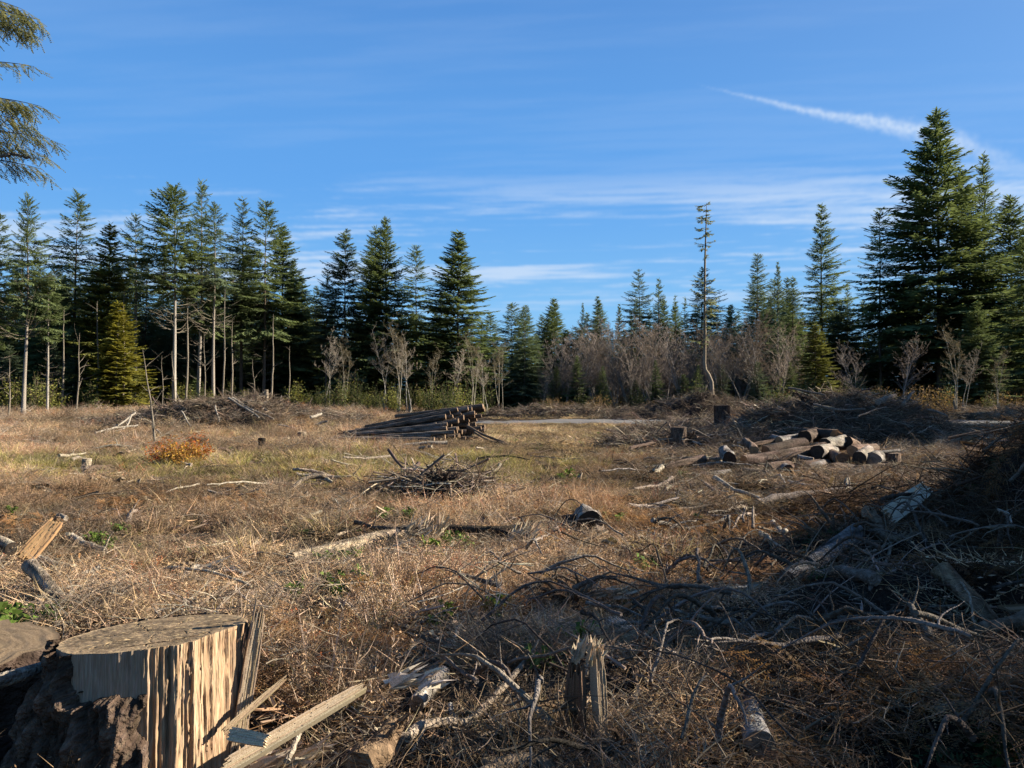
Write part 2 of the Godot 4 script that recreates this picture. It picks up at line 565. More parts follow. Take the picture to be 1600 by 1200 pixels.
func leafy_shrub(sd: int, H: float, W: float, n: int, ls: float, ca: Color, cb: Color, stem: Color) -> Array:
	rng.seed = sd
	var st := MB.new()
	var lf := MB.new()
	for i in 26:
		var az := R(0, TAU)
		var o := R(0.1, 1.0)
		var p := PackedVector3Array()
		var r := PackedFloat32Array()
		var hh := H * R(0.55, 1.05) * (1.0 - 0.35 * o * o)
		for k in 5:
			var s := k / 4.0
			p.push_back(Vector3(cos(az), 0, sin(az)) * W * o * (0.25 + 0.75 * s) + Vector3.UP * hh * s + Vector3(R(-1, 1), 0, R(-1, 1)) * 0.07 * s)
			r.push_back(0.013 * (1.0 - 0.7 * s))
		st.tube(p, r, 3, stem, stem, 0.0, null, false)
		for j in int(n / 26.0):
			var s2 := R(0.25, 1.0)
			var at := p[mini(3, int(s2 * 4))].lerp(p[mini(4, int(s2 * 4) + 1)], s2 * 4 - floorf(s2 * 4)) + Vector3(R(-1, 1), R(-0.6, 0.8), R(-1, 1)) * 0.22
			var d := Vector3(R(-1, 1), R(-0.9, 0.5), R(-1, 1)).normalized()
			lf.kite(at, d * ls * R(0.6, 1.3), d.cross(Vector3(R(-1, 1), 1, R(-1, 1))).normalized() * ls * 0.3, Vector3.UP * R(-0.02, 0.02), vary(ca.lerp(cb, rng.randf()), 0.2))
	return [st.mesh(dry_m), lf.mesh(leaf_m)]

# ---------------------------------------------------------------- ground cover clumps
func stalk(mb: MB, p: Vector3, d: Vector3, L: float, w: float, bendv: Vector3, c: Color, n := 2) -> PackedVector3Array:
	var pts := PackedVector3Array([p])
	var q := p
	for i in n:
		q = p + d * L * (i + 1.0) / n + bendv * L * pow((i + 1.0) / n, 2.0)
		pts.push_back(q)
	var s := d.cross(Vector3(R(-1, 1), R(-0.3, 0.3), R(-1, 1))).normalized() * w
	for i in n:
		var k0 := 1.0 - 0.6 * i / n
		var k1 := 1.0 - 0.6 * (i + 1.0) / n
		if i == n - 1:
			mb.tri(pts[i] - s * k0, pts[i] + s * k0, pts[i + 1], c)
		else:
			mb.quad(pts[i] - s * k0, pts[i] + s * k0, pts[i + 1] + s * k1, pts[i + 1] - s * k1, c)
	return pts

func weed_clump(sd: int, H: float, spread: float, stems: int, flakes: int, fs: float, cs: Color, cf: Color) -> ArrayMesh:
	rng.seed = sd
	var mb := MB.new()
	for i in stems:
		var az := R(0, TAU)
		var lean := R(0.05, 0.75)
		var d := Vector3(cos(az) * lean, 1.0, sin(az) * lean).normalized()
		var b := Vector3(cos(az), 0, sin(az)) * R(0, spread)
		var L := H * R(0.45, 1.1)
		var cc := vary(cs, 0.35)
		var pts := stalk(mb, b, d, L, R(0.0022, 0.0042), Vector3(cos(az + 0.6), -0.4, sin(az + 0.6)) * R(0.0, 0.4), cc, 3)
		for j in 4:
			var q := pts[1 + (j % 3)].lerp(pts[2 + (j % 2)], rng.randf())
			var d2 := (d * 0.6 + Vector3(R(-1, 1), R(-0.2, 0.8), R(-1, 1))).normalized()
			var l2 := L * R(0.12, 0.3)
			stalk(mb, q, d2, l2, 0.0018, Vector3.DOWN * 0.2, cc * 0.9, 1)
			for k in flakes:
				var f := q + d2 * l2 * R(0.2, 1.0) + Vector3(R(-1, 1), R(-1, 1), R(-1, 1)) * 0.02
				var fd := Vector3(R(-1, 1), R(-1, 0.6), R(-1, 1)).normalized() * fs * R(0.5, 1.4)
				mb.kite(f, fd, fd.cross(Vector3(R(-1, 1), R(-1, 1), R(-1, 1))).normalized() * fs * 0.22, Vector3(0, R(-0.4, 0.4) * fs * 0.3, 0), vary(cf, 0.4))
	return mb.mesh(dry_m)

func tangle_clump(sd: int, n: int, len0: float, r0: float, spread: float, up: float, ca: Color, cb: Color) -> ArrayMesh:
	rng.seed = sd
	var mb := MB.new()
	for i in n:
		var az := R(0, TAU)
		var d := Vector3(cos(az), R(-0.15, up), sin(az)).normalized()
		var L := len0 * R(0.35, 1.2)
		var q := Vector3(R(-1, 1), 0, R(-1, 1)) * spread + Vector3.UP * R(0.0, 0.16 + up * 0.2) - d * L * 0.4
		q.y = maxf(q.y, -0.05)
		var r := r0 * R(0.35, 1.3)
		var p := PackedVector3Array([q])
		var rr := PackedFloat32Array([r])
		var n2 := 4
		for k in n2:
			d = (d + Vector3(R(-1, 1), R(-0.8, 0.7), R(-1, 1)) * 0.24).normalized()
			q += d * L / n2
			p.push_back(q)
			rr.push_back(r * (1.0 - 0.7 * (k + 1.0) / n2))
		var cc := vary(ca.lerp(cb, pow(rng.randf(), 2.8)), 0.3)
		mb.tube(p, rr, 3 if r < 0.012 else 4, cc, cc * R(0.8, 1.2), 0.0, null, r > 0.012)
		for k in 3:
			var a := p[1 + k]
			stalk(mb, a, (d + Vector3(R(-1, 1), R(-0.3, 0.9), R(-1, 1))).normalized(), L * R(0.1, 0.35), r * 0.35 + 0.001, Vector3(R(-0.3, 0.3), R(-0.3, 0.2), R(-0.3, 0.3)), cc * R(0.8, 1.1), 2)
	return mb.mesh(dry_m)

func fern_clump(sd: int, fronds: int, L0: float, droop: float, pw: float, ca: Color, cb: Color) -> ArrayMesh:
	rng.seed = sd
	var mb := MB.new()
	for i in fronds:
		var az := TAU * i / fronds + R(-0.5, 0.5)
		var dh := Vector3(cos(az), 0, sin(az))
		var L := L0 * R(0.6, 1.15)
		var rise := R(0.35, 0.95)
		var q := Vector3.ZERO
		var d := (dh * 0.7 + Vector3.UP * rise).normalized()
		var n := 20
		var cc := vary(ca.lerp(cb, rng.randf()), 0.25)
		var twist := R(-0.5, 0.5)
		for k in n:
			var s := float(k) / n
			d = (d + Vector3.DOWN * droop * (0.04 + 0.13 * s) + Vector3(R(-1, 1), R(-1, 1), R(-1, 1)) * 0.03).normalized()
			var q2 := q + d * L / n
			var side := d.cross(Vector3.UP).normalized().rotated(d, twist + R(-0.25, 0.25))
			var w := side * 0.0035 * (1.1 - s)
			mb.quad(q - w, q + w, q2 + w, q2 - w, cc * 0.7)
			if k > 2:
				var pl := pw * L * sin(PI * clampf(0.12 + 0.88 * s, 0.0, 1.0)) * R(0.75, 1.1) * (1.15 - 0.35 * s) + 0.012
				for sg in [-1.0, 1.0]:
					if rng.randf() < 0.12:
						continue
					var pd: Vector3 = (side * sg + d * R(0.15, 0.5) + Vector3.DOWN * R(-0.1, 0.55)).normalized() * pl
					var pc := vary(cc, 0.2)
					if pw < 0.175:
						mb.kite(q2, pd, d * L / n * 0.42, Vector3.UP * R(-0.008, 0.008), pc)
						continue
					# bracken: the leaflet is cut again into small ones
					var m := 5
					var curl := Vector3(R(-1, 1), R(-1, 0.6), R(-1, 1)) * 0.12 * pl
					for j in m:
						var f := (j + 0.4) / m
						var at := q2 + pd * f + curl * f * f
						var fl := pl * 0.26 * (1.05 - f)
						for s2 in [-1.0, 1.0]:
							var fd: Vector3 = (d * s2 + pd.normalized() * 0.7 + Vector3(R(-1, 1), R(-1, 0.5), R(-1, 1)) * 0.35).normalized() * fl
							mb.tri(at - pd * 0.05, at + pd * 0.06, at + fd, pc * R(0.85, 1.15))
					mb.tri(q2 + w * 0.5, q2 - w * 0.5, q2 + pd + curl, pc * 0.8)
			q = q2
	return mb.mesh(leaf_m)

func grass_clump(sd: int, n: int, H: float, spread: float, lean: float, ca: Color, cb: Color) -> ArrayMesh:
	rng.seed = sd
	var mb := MB.new()
	for i in n:
		var az := R(0, TAU)
		var b := Vector3(cos(az), 0, sin(az)) * spread * sqrt(rng.randf())
		var l := R(0.1, lean)
		var a2 := az + R(-1.0, 1.0)
		stalk(mb, b, Vector3(cos(a2) * l, 1, sin(a2) * l).normalized(), H * R(0.4, 1.1), R(0.002, 0.0042), Vector3(cos(a2), -0.7, sin(a2)) * R(0.1, 0.6), vary(ca.lerp(cb, rng.randf()), 0.2), 3)
	return mb.mesh(dry_m)

func chip_clump(sd: int, n: int, size: float, spread: float, ca: Color, cb: Color) -> ArrayMesh:
	rng.seed = sd
	var mb := MB.new()
	for i in n:
		var p := Vector3(R(-1, 1) * spread, R(0.0, 0.05), R(-1, 1) * spread)
		var u := Vector3(R(-1, 1), R(-0.35, 0.35), R(-1, 1)).normalized() * size * R(0.4, 1.5)
		var w := u.cross(Vector3(R(-0.4, 0.4), 1, R(-0.4, 0.4))).normalized() * size * R(0.12, 0.4)
		var t := u.cross(w).normalized() * size * R(0.06, 0.2)
		var cc := vary(ca.lerp(cb, pow(rng.randf(), 1.5)), 0.3)
		var a := p - u - w
		var b := p + u * 0.8 - w * 0.7
		var d := p + u + w
		var e := p - u * 0.7 + w * 0.9
		mb.quad(a + t, b + t * 0.6, d + t, e + t * 0.7, cc)
		mb.quad(a, e, e + t * 0.7, a + t, cc * 0.8)
		mb.quad(a, a + t, b + t * 0.6, b, cc * 0.8)
		mb.quad(b, b + t * 0.6, d + t, d, cc * 0.8)
		mb.quad(d, d + t, e + t * 0.7, e, cc * 0.8)
	return mb.mesh(dry_m)

func litter_clump(sd: int, n: int, size: float, spread: float, ca: Color, cb: Color) -> ArrayMesh:
	rng.seed = sd
	var mb := MB.new()
	for i in n:
		var p := Vector3(R(-1, 1) * spread, R(0.0, 0.07), R(-1, 1) * spread)
		var d := Vector3(R(-1, 1), R(-0.5, 0.6), R(-1, 1)).normalized() * size * R(0.4, 1.5)
		var w := d.cross(Vector3(R(-0.7, 0.7), 1, R(-0.7, 0.7))).normalized() * size * R(0.15, 0.42)
		mb.kite(p, d, w, Vector3.UP * R(-0.4, 0.4) * size * 0.4, vary(ca.lerp(cb, rng.randf()), 0.35))
		if i % 3 == 0:
			stalk(mb, p, d.normalized(), R(0.08, 0.3), R(0.0014, 0.003), Vector3(R(-0.3, 0.3), R(-0.1, 0.3), R(-0.3, 0.3)), vary(cb * 1.25, 0.3), 2)
	return mb.mesh(dry_m)

func rosette_clump(sd: int, n: int, ls: float, ca: Color, cb: Color) -> ArrayMesh:
	rng.seed = sd
	var mb := MB.new()
	for i in n:
		var az := R(0, TAU)
		var up := R(0.15, 1.2)
		var d := Vector3(cos(az), up, sin(az)).normalized()
		var L := ls * R(0.6, 1.2)
		var side := d.cross(Vector3.UP).normalized()
		var b := Vector3(cos(az), 0, sin(az)) * R(0, 0.08) + Vector3.UP * R(0, ls * 0.8)
		var m := b + d * L * 0.5 + Vector3.UP * 0.02
		var t := b + d * L + Vector3.DOWN * L * 0.3
		var cc := vary(ca.lerp(cb, rng.randf()), 0.25)
		var w := side * L * R(0.16, 0.24)
		mb.tri(b, m + w, m, cc); mb.tri(b, m, m - w, cc * 0.9)
		mb.tri(m + w, t, m, cc * 1.05); mb.tri(m, t, m - w, cc * 0.92)
	return mb.mesh(leaf_m)

# ---------------------------------------------------------------- scattering
var heaps := {}     # name -> { meshes: [], lists: [[Transform3D, Color]...] }

func kind(called: String, label: String, meshes: Array) -> void:
	var lists := []
	for m in meshes:
		lists.append([[], []])
	heaps[called] = {"label": label, "meshes": meshes, "lists": lists}

func put(called: String, x: float, d: float, s: float, tint := Color.WHITE, tilt := 0.25, up := 0.0) -> void:
	var hp: Dictionary = heaps[called]
	var k := rng.randi() % (hp.meshes as Array).size()
	var b := Basis(Vector3.UP, R(0, TAU))
	if tilt > 0.0:
		b = Basis(Vector3(R(-1, 1), 0, R(-1, 1)).normalized(), R(0, tilt)) * b
	b = b.scaled(Vector3(s, s * R(0.8, 1.2), s))
	hp.lists[k][0].append(Transform3D(b, on(x, d, up)))
	hp.lists[k][1].append(tint)

func commit_heaps() -> void:
	for called in heaps:
		var hp: Dictionary = heaps[called]
		var o := thing(called, hp.label, "ground cover", Vector3.ZERO, "", "stuff")
		for k in (hp.meshes as Array).size():
			var t: Array = hp.lists[k][0]
			if t.is_empty():
				continue
			var mm := MultiMesh.new()
			mm.transform_format = MultiMesh.TRANSFORM_3D
			mm.use_colors = true
			mm.mesh = hp.meshes[k]
			mm.instance_count = t.size()
			for i in t.size():
				mm.set_instance_transform(i, t[i])
				mm.set_instance_color(i, hp.lists[k][1][i])
			var mi := MultiMeshInstance3D.new()
			mi.name = "clump" if k == 0 else "clump_%03d" % k
			mi.multimesh = mm
			mi.set_meta("kind", "stuff")
			o.add_child(mi, true)

# ---------------------------------------------------------------- logs, branches, stumps
# a disc of end grain, slightly uneven, with its rings
func cut_disc(c: Vector3, nrm: Vector3, rim: PackedVector3Array, pale: Color, core: Color, rings: int) -> ArrayMesh:
	var mb := MB.new()
	var per := rim.size()
	var pts := PackedVector3Array()
	var cols := PackedColorArray()
	for k in rings + 1:
		var t := maxf(0.02, float(k) / rings)
		for s in per:
			pts.push_back(c.lerp(rim[s], t) + nrm * R(-0.004, 0.006) * (1.0 if k < rings else 0.0))
			var ring := 0.82 + 0.25 * float(k % 2) if rings < 20 else 0.975 + 0.04 * float(k % 2)
			var cc := core.lerp(pale, t) * ring * R(0.85, 1.12)
			if k >= rings - 1:
				cc = cc * 0.75
			cols.push_back(cc)
	# keep the face towards nrm
	var a := (pts[0] - pts[per + 1]).cross(pts[0] - pts[per])
	if a.dot(nrm) < 0.0:
		var p2 := PackedVector3Array()
		for k in rings + 1:
			for s in per:
				p2.push_back(pts[k * per + (per - s) % per])
		pts = p2
	mb.grid(pts, cols, rings + 1, per, true)
	return mb.mesh(end_m)

# a round log from a to b (its centre line): bark, and a cut face at each end
func log_between(called: String, label: String, a: Vector3, b: Vector3, r0: float, r1: float, c: Color, pale: Color, core: Color, group := "", rough := 0.07, bend := 0.02, category := "log") -> Node3D:
	a.y = maxf(a.y, ground(a.x, a.z) + r0 * 0.72 + 0.02)
	b.y = maxf(b.y, ground(b.x, b.z) + r1 * 0.72 + 0.02)
	var foot := a.lerp(b, 0.5)
	foot.y = minf(a.y, b.y) - maxf(r0, r1)
	var o := thing(called, label, category, foot, group)
	var ax := (b - a).normalized()
	var L := a.distance_to(b)
	var u := ax.cross(Vector3.UP if absf(ax.y) < 0.9 else Vector3.RIGHT).normalized()
	var w := ax.cross(u)
	var near := clampf(6.0 / maxf(1.0, -foot.z), 0.0, 1.0)
	var sides := 12 + int(12 * near)
	var rows := clampi(int(L / 0.14 * (0.5 + near)), 8, 40)
	var nz := FastNoiseLite.new()
	nz.seed = rng.randi() % 10000
	nz.frequency = 2.2
	nz.fractal_octaves = 3
	var sw := R(-1, 1)
	var pts := PackedVector3Array()
	var cols := PackedColorArray()
	var rim0 := PackedVector3Array()
	var rim1 := PackedVector3Array()
	var sl0 := R(-0.12, 0.12)
	var sl1 := R(-0.12, 0.12)
	for i in rows:
		var t := float(i) / (rows - 1)
		for s in sides:
			var an := TAU * s / sides
			var d := u * cos(an) + w * sin(an)
			var r := lerpf(r0, r1, t)
			var q := nz.get_noise_3d(cos(an) * r * 3.0, sin(an) * r * 3.0, t * L * 0.7)
			r *= 1.0 + q * rough * 2.2
			var slant := (sl0 * (1.0 - t) - sl1 * t) * sin(an) * r
			var p := a.lerp(b, t) + d * r + u * sin(t * PI) * bend * L * sw - foot + ax * slant
			pts.push_back(p)
			cols.push_back(vary(c * (1.0 + 1.3 * q + 0.5 * nz.get_noise_3d(cos(an) * 2.0, sin(an) * 2.0, t * L * 2.5)), 0.2))
			if i == 0: rim0.push_back(p)
			if i == rows - 1: rim1.push_back(p)
	var mb := MB.new()
	mb.grid(pts, cols, rows, sides, true)
	part(o, "bark", mb.mesh(bark_m))
	part(o, "cut_end", cut_disc(a - foot - ax * 0.006, -ax, rim0, pale, core, 6))
	part(o, "cut_end", cut_disc(b - foot + ax * 0.006, ax, rim1, pale, core, 6))
	return o

# a log lying on the ground between two places
func log_on(called: String, label: String, x0: float, d0: float, u0: float, x1: float, d1: float, u1: float, r0: float, r1: float, c: Color, pale := Color(0.42, 0.30, 0.18), core := Color(0.30, 0.19, 0.11), group := "") -> Node3D:
	return log_between(called, label, on(x0, d0, u0 + r0 * 0.8), on(x1, d1, u1 + r1 * 0.8), r0, r1, c, pale, core, group)

# a crooked branch with side stubs, one body
func branch_mesh(pts: PackedVector3Array, r0: float, r1: float, c: Color, forks: int, sides := 7, rough := 0.12, twig := 0.4) -> ArrayMesh:
	var mb := MB.new()
	var p := PackedVector3Array()
	var r := PackedFloat32Array()
	var m := pts.size() - 1
	var per := 5
	var total := 0.0
	for i in m:
		total += pts[i].distance_to(pts[i + 1])
	var wander := Vector3.ZERO
	var kink := total / (m * per) * 0.16 * minf(1.0, 1.2 / total)
	for i in m:
		for k in per:
			wander = wander * 0.82 + Vector3(R(-1, 1), R(-1, 1), R(-1, 1)) * kink
			var t := float(k) / per
			var p0: Vector3 = pts[maxi(i - 1, 0)]
			var p3: Vector3 = pts[mini(i + 2, m)]
			p.push_back(pts[i].cubic_interpolate(pts[i + 1], p0, p3, t) + wander + Vector3(R(-1, 1), R(-1, 1), R(-1, 1)) * r0 * 0.16)
	p.push_back(pts[m])
	for i in p.size():
		r.push_back(lerpf(r0, r1, float(i) / (p.size() - 1)))
	mb.tube(p, r, sides, c, c * 0.92, rough, rng)
	for f in forks:
		var i := 1 + rng.randi() % (p.size() - 2)
		var ax := (p[i + 1] - p[i - 1]).normalized()
		var out := ax.cross(Vector3(R(-1, 1), R(-1, 1), R(-1, 1))).normalized()
		var d := (ax * R(0.2, 1.0) + out + Vector3.UP * 0.25).normalized()
		var L := total * twig * R(0.25, 1.0)
		var q: Vector3 = p[i]
		var pp := PackedVector3Array([q])
		var rr := PackedFloat32Array([r[i] * 0.55])
		for k in 5:
			d = (d + Vector3(R(-1, 1), R(-0.9, 0.7), R(-1, 1)) * 0.28).normalized()
			q += d * L / 5.0
			pp.push_back(q)
			rr.push_back(r[i] * 0.55 * (1.0 - 0.16 * (k + 1)))
		mb.tube(pp, rr, 5, c * R(0.85, 1.1), c * R(0.85, 1.1), rough, rng)
	return mb.mesh(bark_m)

# [x, depth, height above the ground] ... -> a branch standing there
func branch_on(called: String, label: String, way: Array, r0: float, r1: float, c: Color, forks := 3, group := "", twig := 0.3, category := "branch") -> MeshInstance3D:
	var w := PackedVector3Array()
	var foot := on(way[0][0], way[0][1])
	for q in way:
		w.push_back(on(q[0], q[1], q[2]) - foot)
	return solo(called, branch_mesh(w, r0, r1, c, forks, 7, 0.12, twig), label, category, foot, group)

# the same by bearings in the photograph: [px, py, depth]
func branch_seen(called: String, label: String, way: Array, r0: float, r1: float, c: Color, forks := 3, group := "", twig := 0.3, category := "branch") -> MeshInstance3D:
	var w := PackedVector3Array()
	var p0 := ray(way[0][0], way[0][1], way[0][2])
	p0.y = maxf(p0.y, ground(p0.x, p0.z) - 0.05)
	for q in way:
		var g := ray(q[0], q[1], q[2])
		g.y = maxf(g.y, ground(g.x, g.z) + r0 * 0.7 + 0.05)
		w.push_back(g - p0)
	return solo(called, branch_mesh(w, r0, r1, c, forks, 7, 0.12, twig), label, category, p0, group)

# a split slab or splinter: a long board with ragged ends and torn grain
func slab_mesh(a: Vector3, b: Vector3, width: float, thick: float, face: Vector3, c: Color, tipped := 0.5) -> ArrayMesh:
	var mb := MB.new()
	var ax := (b - a).normalized()
	var wv := ax.cross(face).normalized()
	var fv := wv.cross(ax).normalized()
	var strands := 15
	for s in strands:
		var f0 := (float(s) / strands - 0.5) * width
		var f1 := (float(s + 1) / strands - 0.5) * width
		var e0 := R(0.0, 0.09)
		var e1 := R(0.0, 0.34 * tipped) + 0.12 * tipped * absf(sin(s * 1.7))
		var L := a.distance_to(b)
		var cc := vary(c, 0.13)
		var n := 8
		var pa := PackedVector3Array()
		var pb := PackedVector3Array()
		var up := thick * R(0.86, 1.08)
		for i in n + 1:
			var t := lerpf(e0, 1.0 - e1, float(i) / n)
			var nar := 1.0 - tipped * 0.55 * smooth(0.55, 1.0, t)
			var base := a + ax * L * t + fv * sin(t * 5.0 + s * 0.3) * 0.10 * thick
			pa.push_back(base + wv * f0 * nar)
			pb.push_back(base + wv * f1 * nar)
		for i in n:
			var ta := fv * up * R(0.85, 1.1) * 0.5
			mb.quad(pa[i] + ta, pb[i] + ta, pb[i + 1] + ta, pa[i + 1] + ta, cc * R(0.97, 1.03))
			mb.quad(pa[i] - ta, pa[i + 1] - ta, pb[i + 1] - ta, pb[i] - ta, cc * 0.9)
			mb.quad(pa[i] - ta, pa[i] + ta, pa[i + 1] + ta, pa[i + 1] - ta, cc * 0.95)
			mb.quad(pb[i] - ta, pb[i + 1] - ta, pb[i + 1] + ta, pb[i] + ta, cc * 0.95)
		for i in [0, n]:
			var tb := fv * up * 0.5
			mb.quad(pa[i] - tb, pb[i] - tb, pb[i] + tb, pa[i] + tb, cc)
	return mb.mesh(slab_m)

# a shock of torn white fibres
func shreds_mesh(n: int, L: float, w: float, spread: Vector3, dir: Vector3, c: Color) -> ArrayMesh:
	var mb := MB.new()
	for i in n:
		var p := Vector3(R(-1, 1) * spread.x, R(0, 1) * spread.y, R(-1, 1) * spread.z)
		var d := (dir + Vector3(R(-1, 1), R(-0.5, 0.8), R(-1, 1)) * 0.35).normalized()
		var l := L * R(0.4, 1.2)
		var s := d.cross(Vector3(R(-1, 1), R(-1, 1), R(-1, 1))).normalized() * w * R(0.5, 1.3)
		var t := d.cross(s).normalized() * w * R(0.25, 0.6)
		var cc := vary(c, 0.3)
		var m := p + d * l * 0.55 + Vector3(R(-1, 1), R(-1, 1), R(-1, 1)) * 0.015
		var e := p + d * l
		mb.quad(p - s, p + s, m + s * 0.8, m - s * 0.8, cc)
		mb.quad(p - s + t, m - s * 0.8 + t, m + s * 0.8 + t, p + s + t, cc)
		mb.quad(p - s, m - s * 0.8, m - s * 0.8 + t, p - s + t, cc * 0.9)
		mb.quad(p + s, p + s + t, m + s * 0.8 + t, m + s * 0.8, cc * 0.9)
		mb.tri(m - s * 0.8, m + s * 0.8, e, cc)
		mb.tri(m - s * 0.8 + t, e, m + s * 0.8 + t, cc)
	return mb.mesh(slab_m)

# a plain weathered stump: bark that flares to the roots, a sawn top
func stump(called: String, label: String, at: Vector3, r: float, h: float, c: Color, pale: Color, group := "", flare := 0.5, tilt := 0.0) -> Node3D:
	var o := thing(called, label, "stump", at, group)
	var sides := 40
	var rows := 16
	var nz := FastNoiseLite.new()
	nz.seed = rng.randi() % 9999
	nz.frequency = 1.0
	nz.fractal_octaves = 3
	var pts := PackedVector3Array()
	var cols := PackedColorArray()
	var rim := PackedVector3Array()
	var lobes := 4 + rng.randi() % 3
	var ph := R(0, TAU)
	for i in rows:
		var t := float(i) / (rows - 1)
		var y := lerpf(-0.25, h, t)
		for s in sides:
			var a := TAU * s / sides
			var fl := exp(-maxf(0.0, y) / (h * 0.28)) * flare * (0.55 + 0.45 * cos(lobes * a + ph))
			var q := nz.get_noise_3d(cos(a) * 5.0, y / maxf(h, 0.01) * 1.6, sin(a) * 5.0)
			var rr := r * (1.0 + fl + q * 0.22 + 0.05 * cos(a * 2.0 + ph))
			var p := Vector3(cos(a) * rr, y + tilt * cos(a) * r * t, sin(a) * rr)
			pts.push_back(p)
			cols.push_back(vary(c * (1.0 + 0.8 * q), 0.2))
			if i == rows - 1: rim.push_back(p)
	var mb := MB.new()
	# angles run against the clock here, so turn the order for outward faces
	mb.grid(flip(pts, rows, sides), flipc(cols, rows, sides), rows, sides, true)
	part(o, "bark", mb.mesh(bark_m))
	part(o, "sawn_top", cut_disc(Vector3(0, h + 0.005, 0), Vector3.UP, rim, pale, pale * 0.75, 9 if r < 0.4 else 34))
	return o

func flip(p: PackedVector3Array, rows: int, per: int) -> PackedVector3Array:
	var o := PackedVector3Array()
	for i in rows:
		for s in per:
			o.push_back(p[i * per + (per - s) % per])
	return o

func flipc(p: PackedColorArray, rows: int, per: int) -> PackedColorArray:
	var o := PackedColorArray()
	for i in rows:
		for s in per:
			o.push_back(p[i * per + (per - s) % per])
	return o

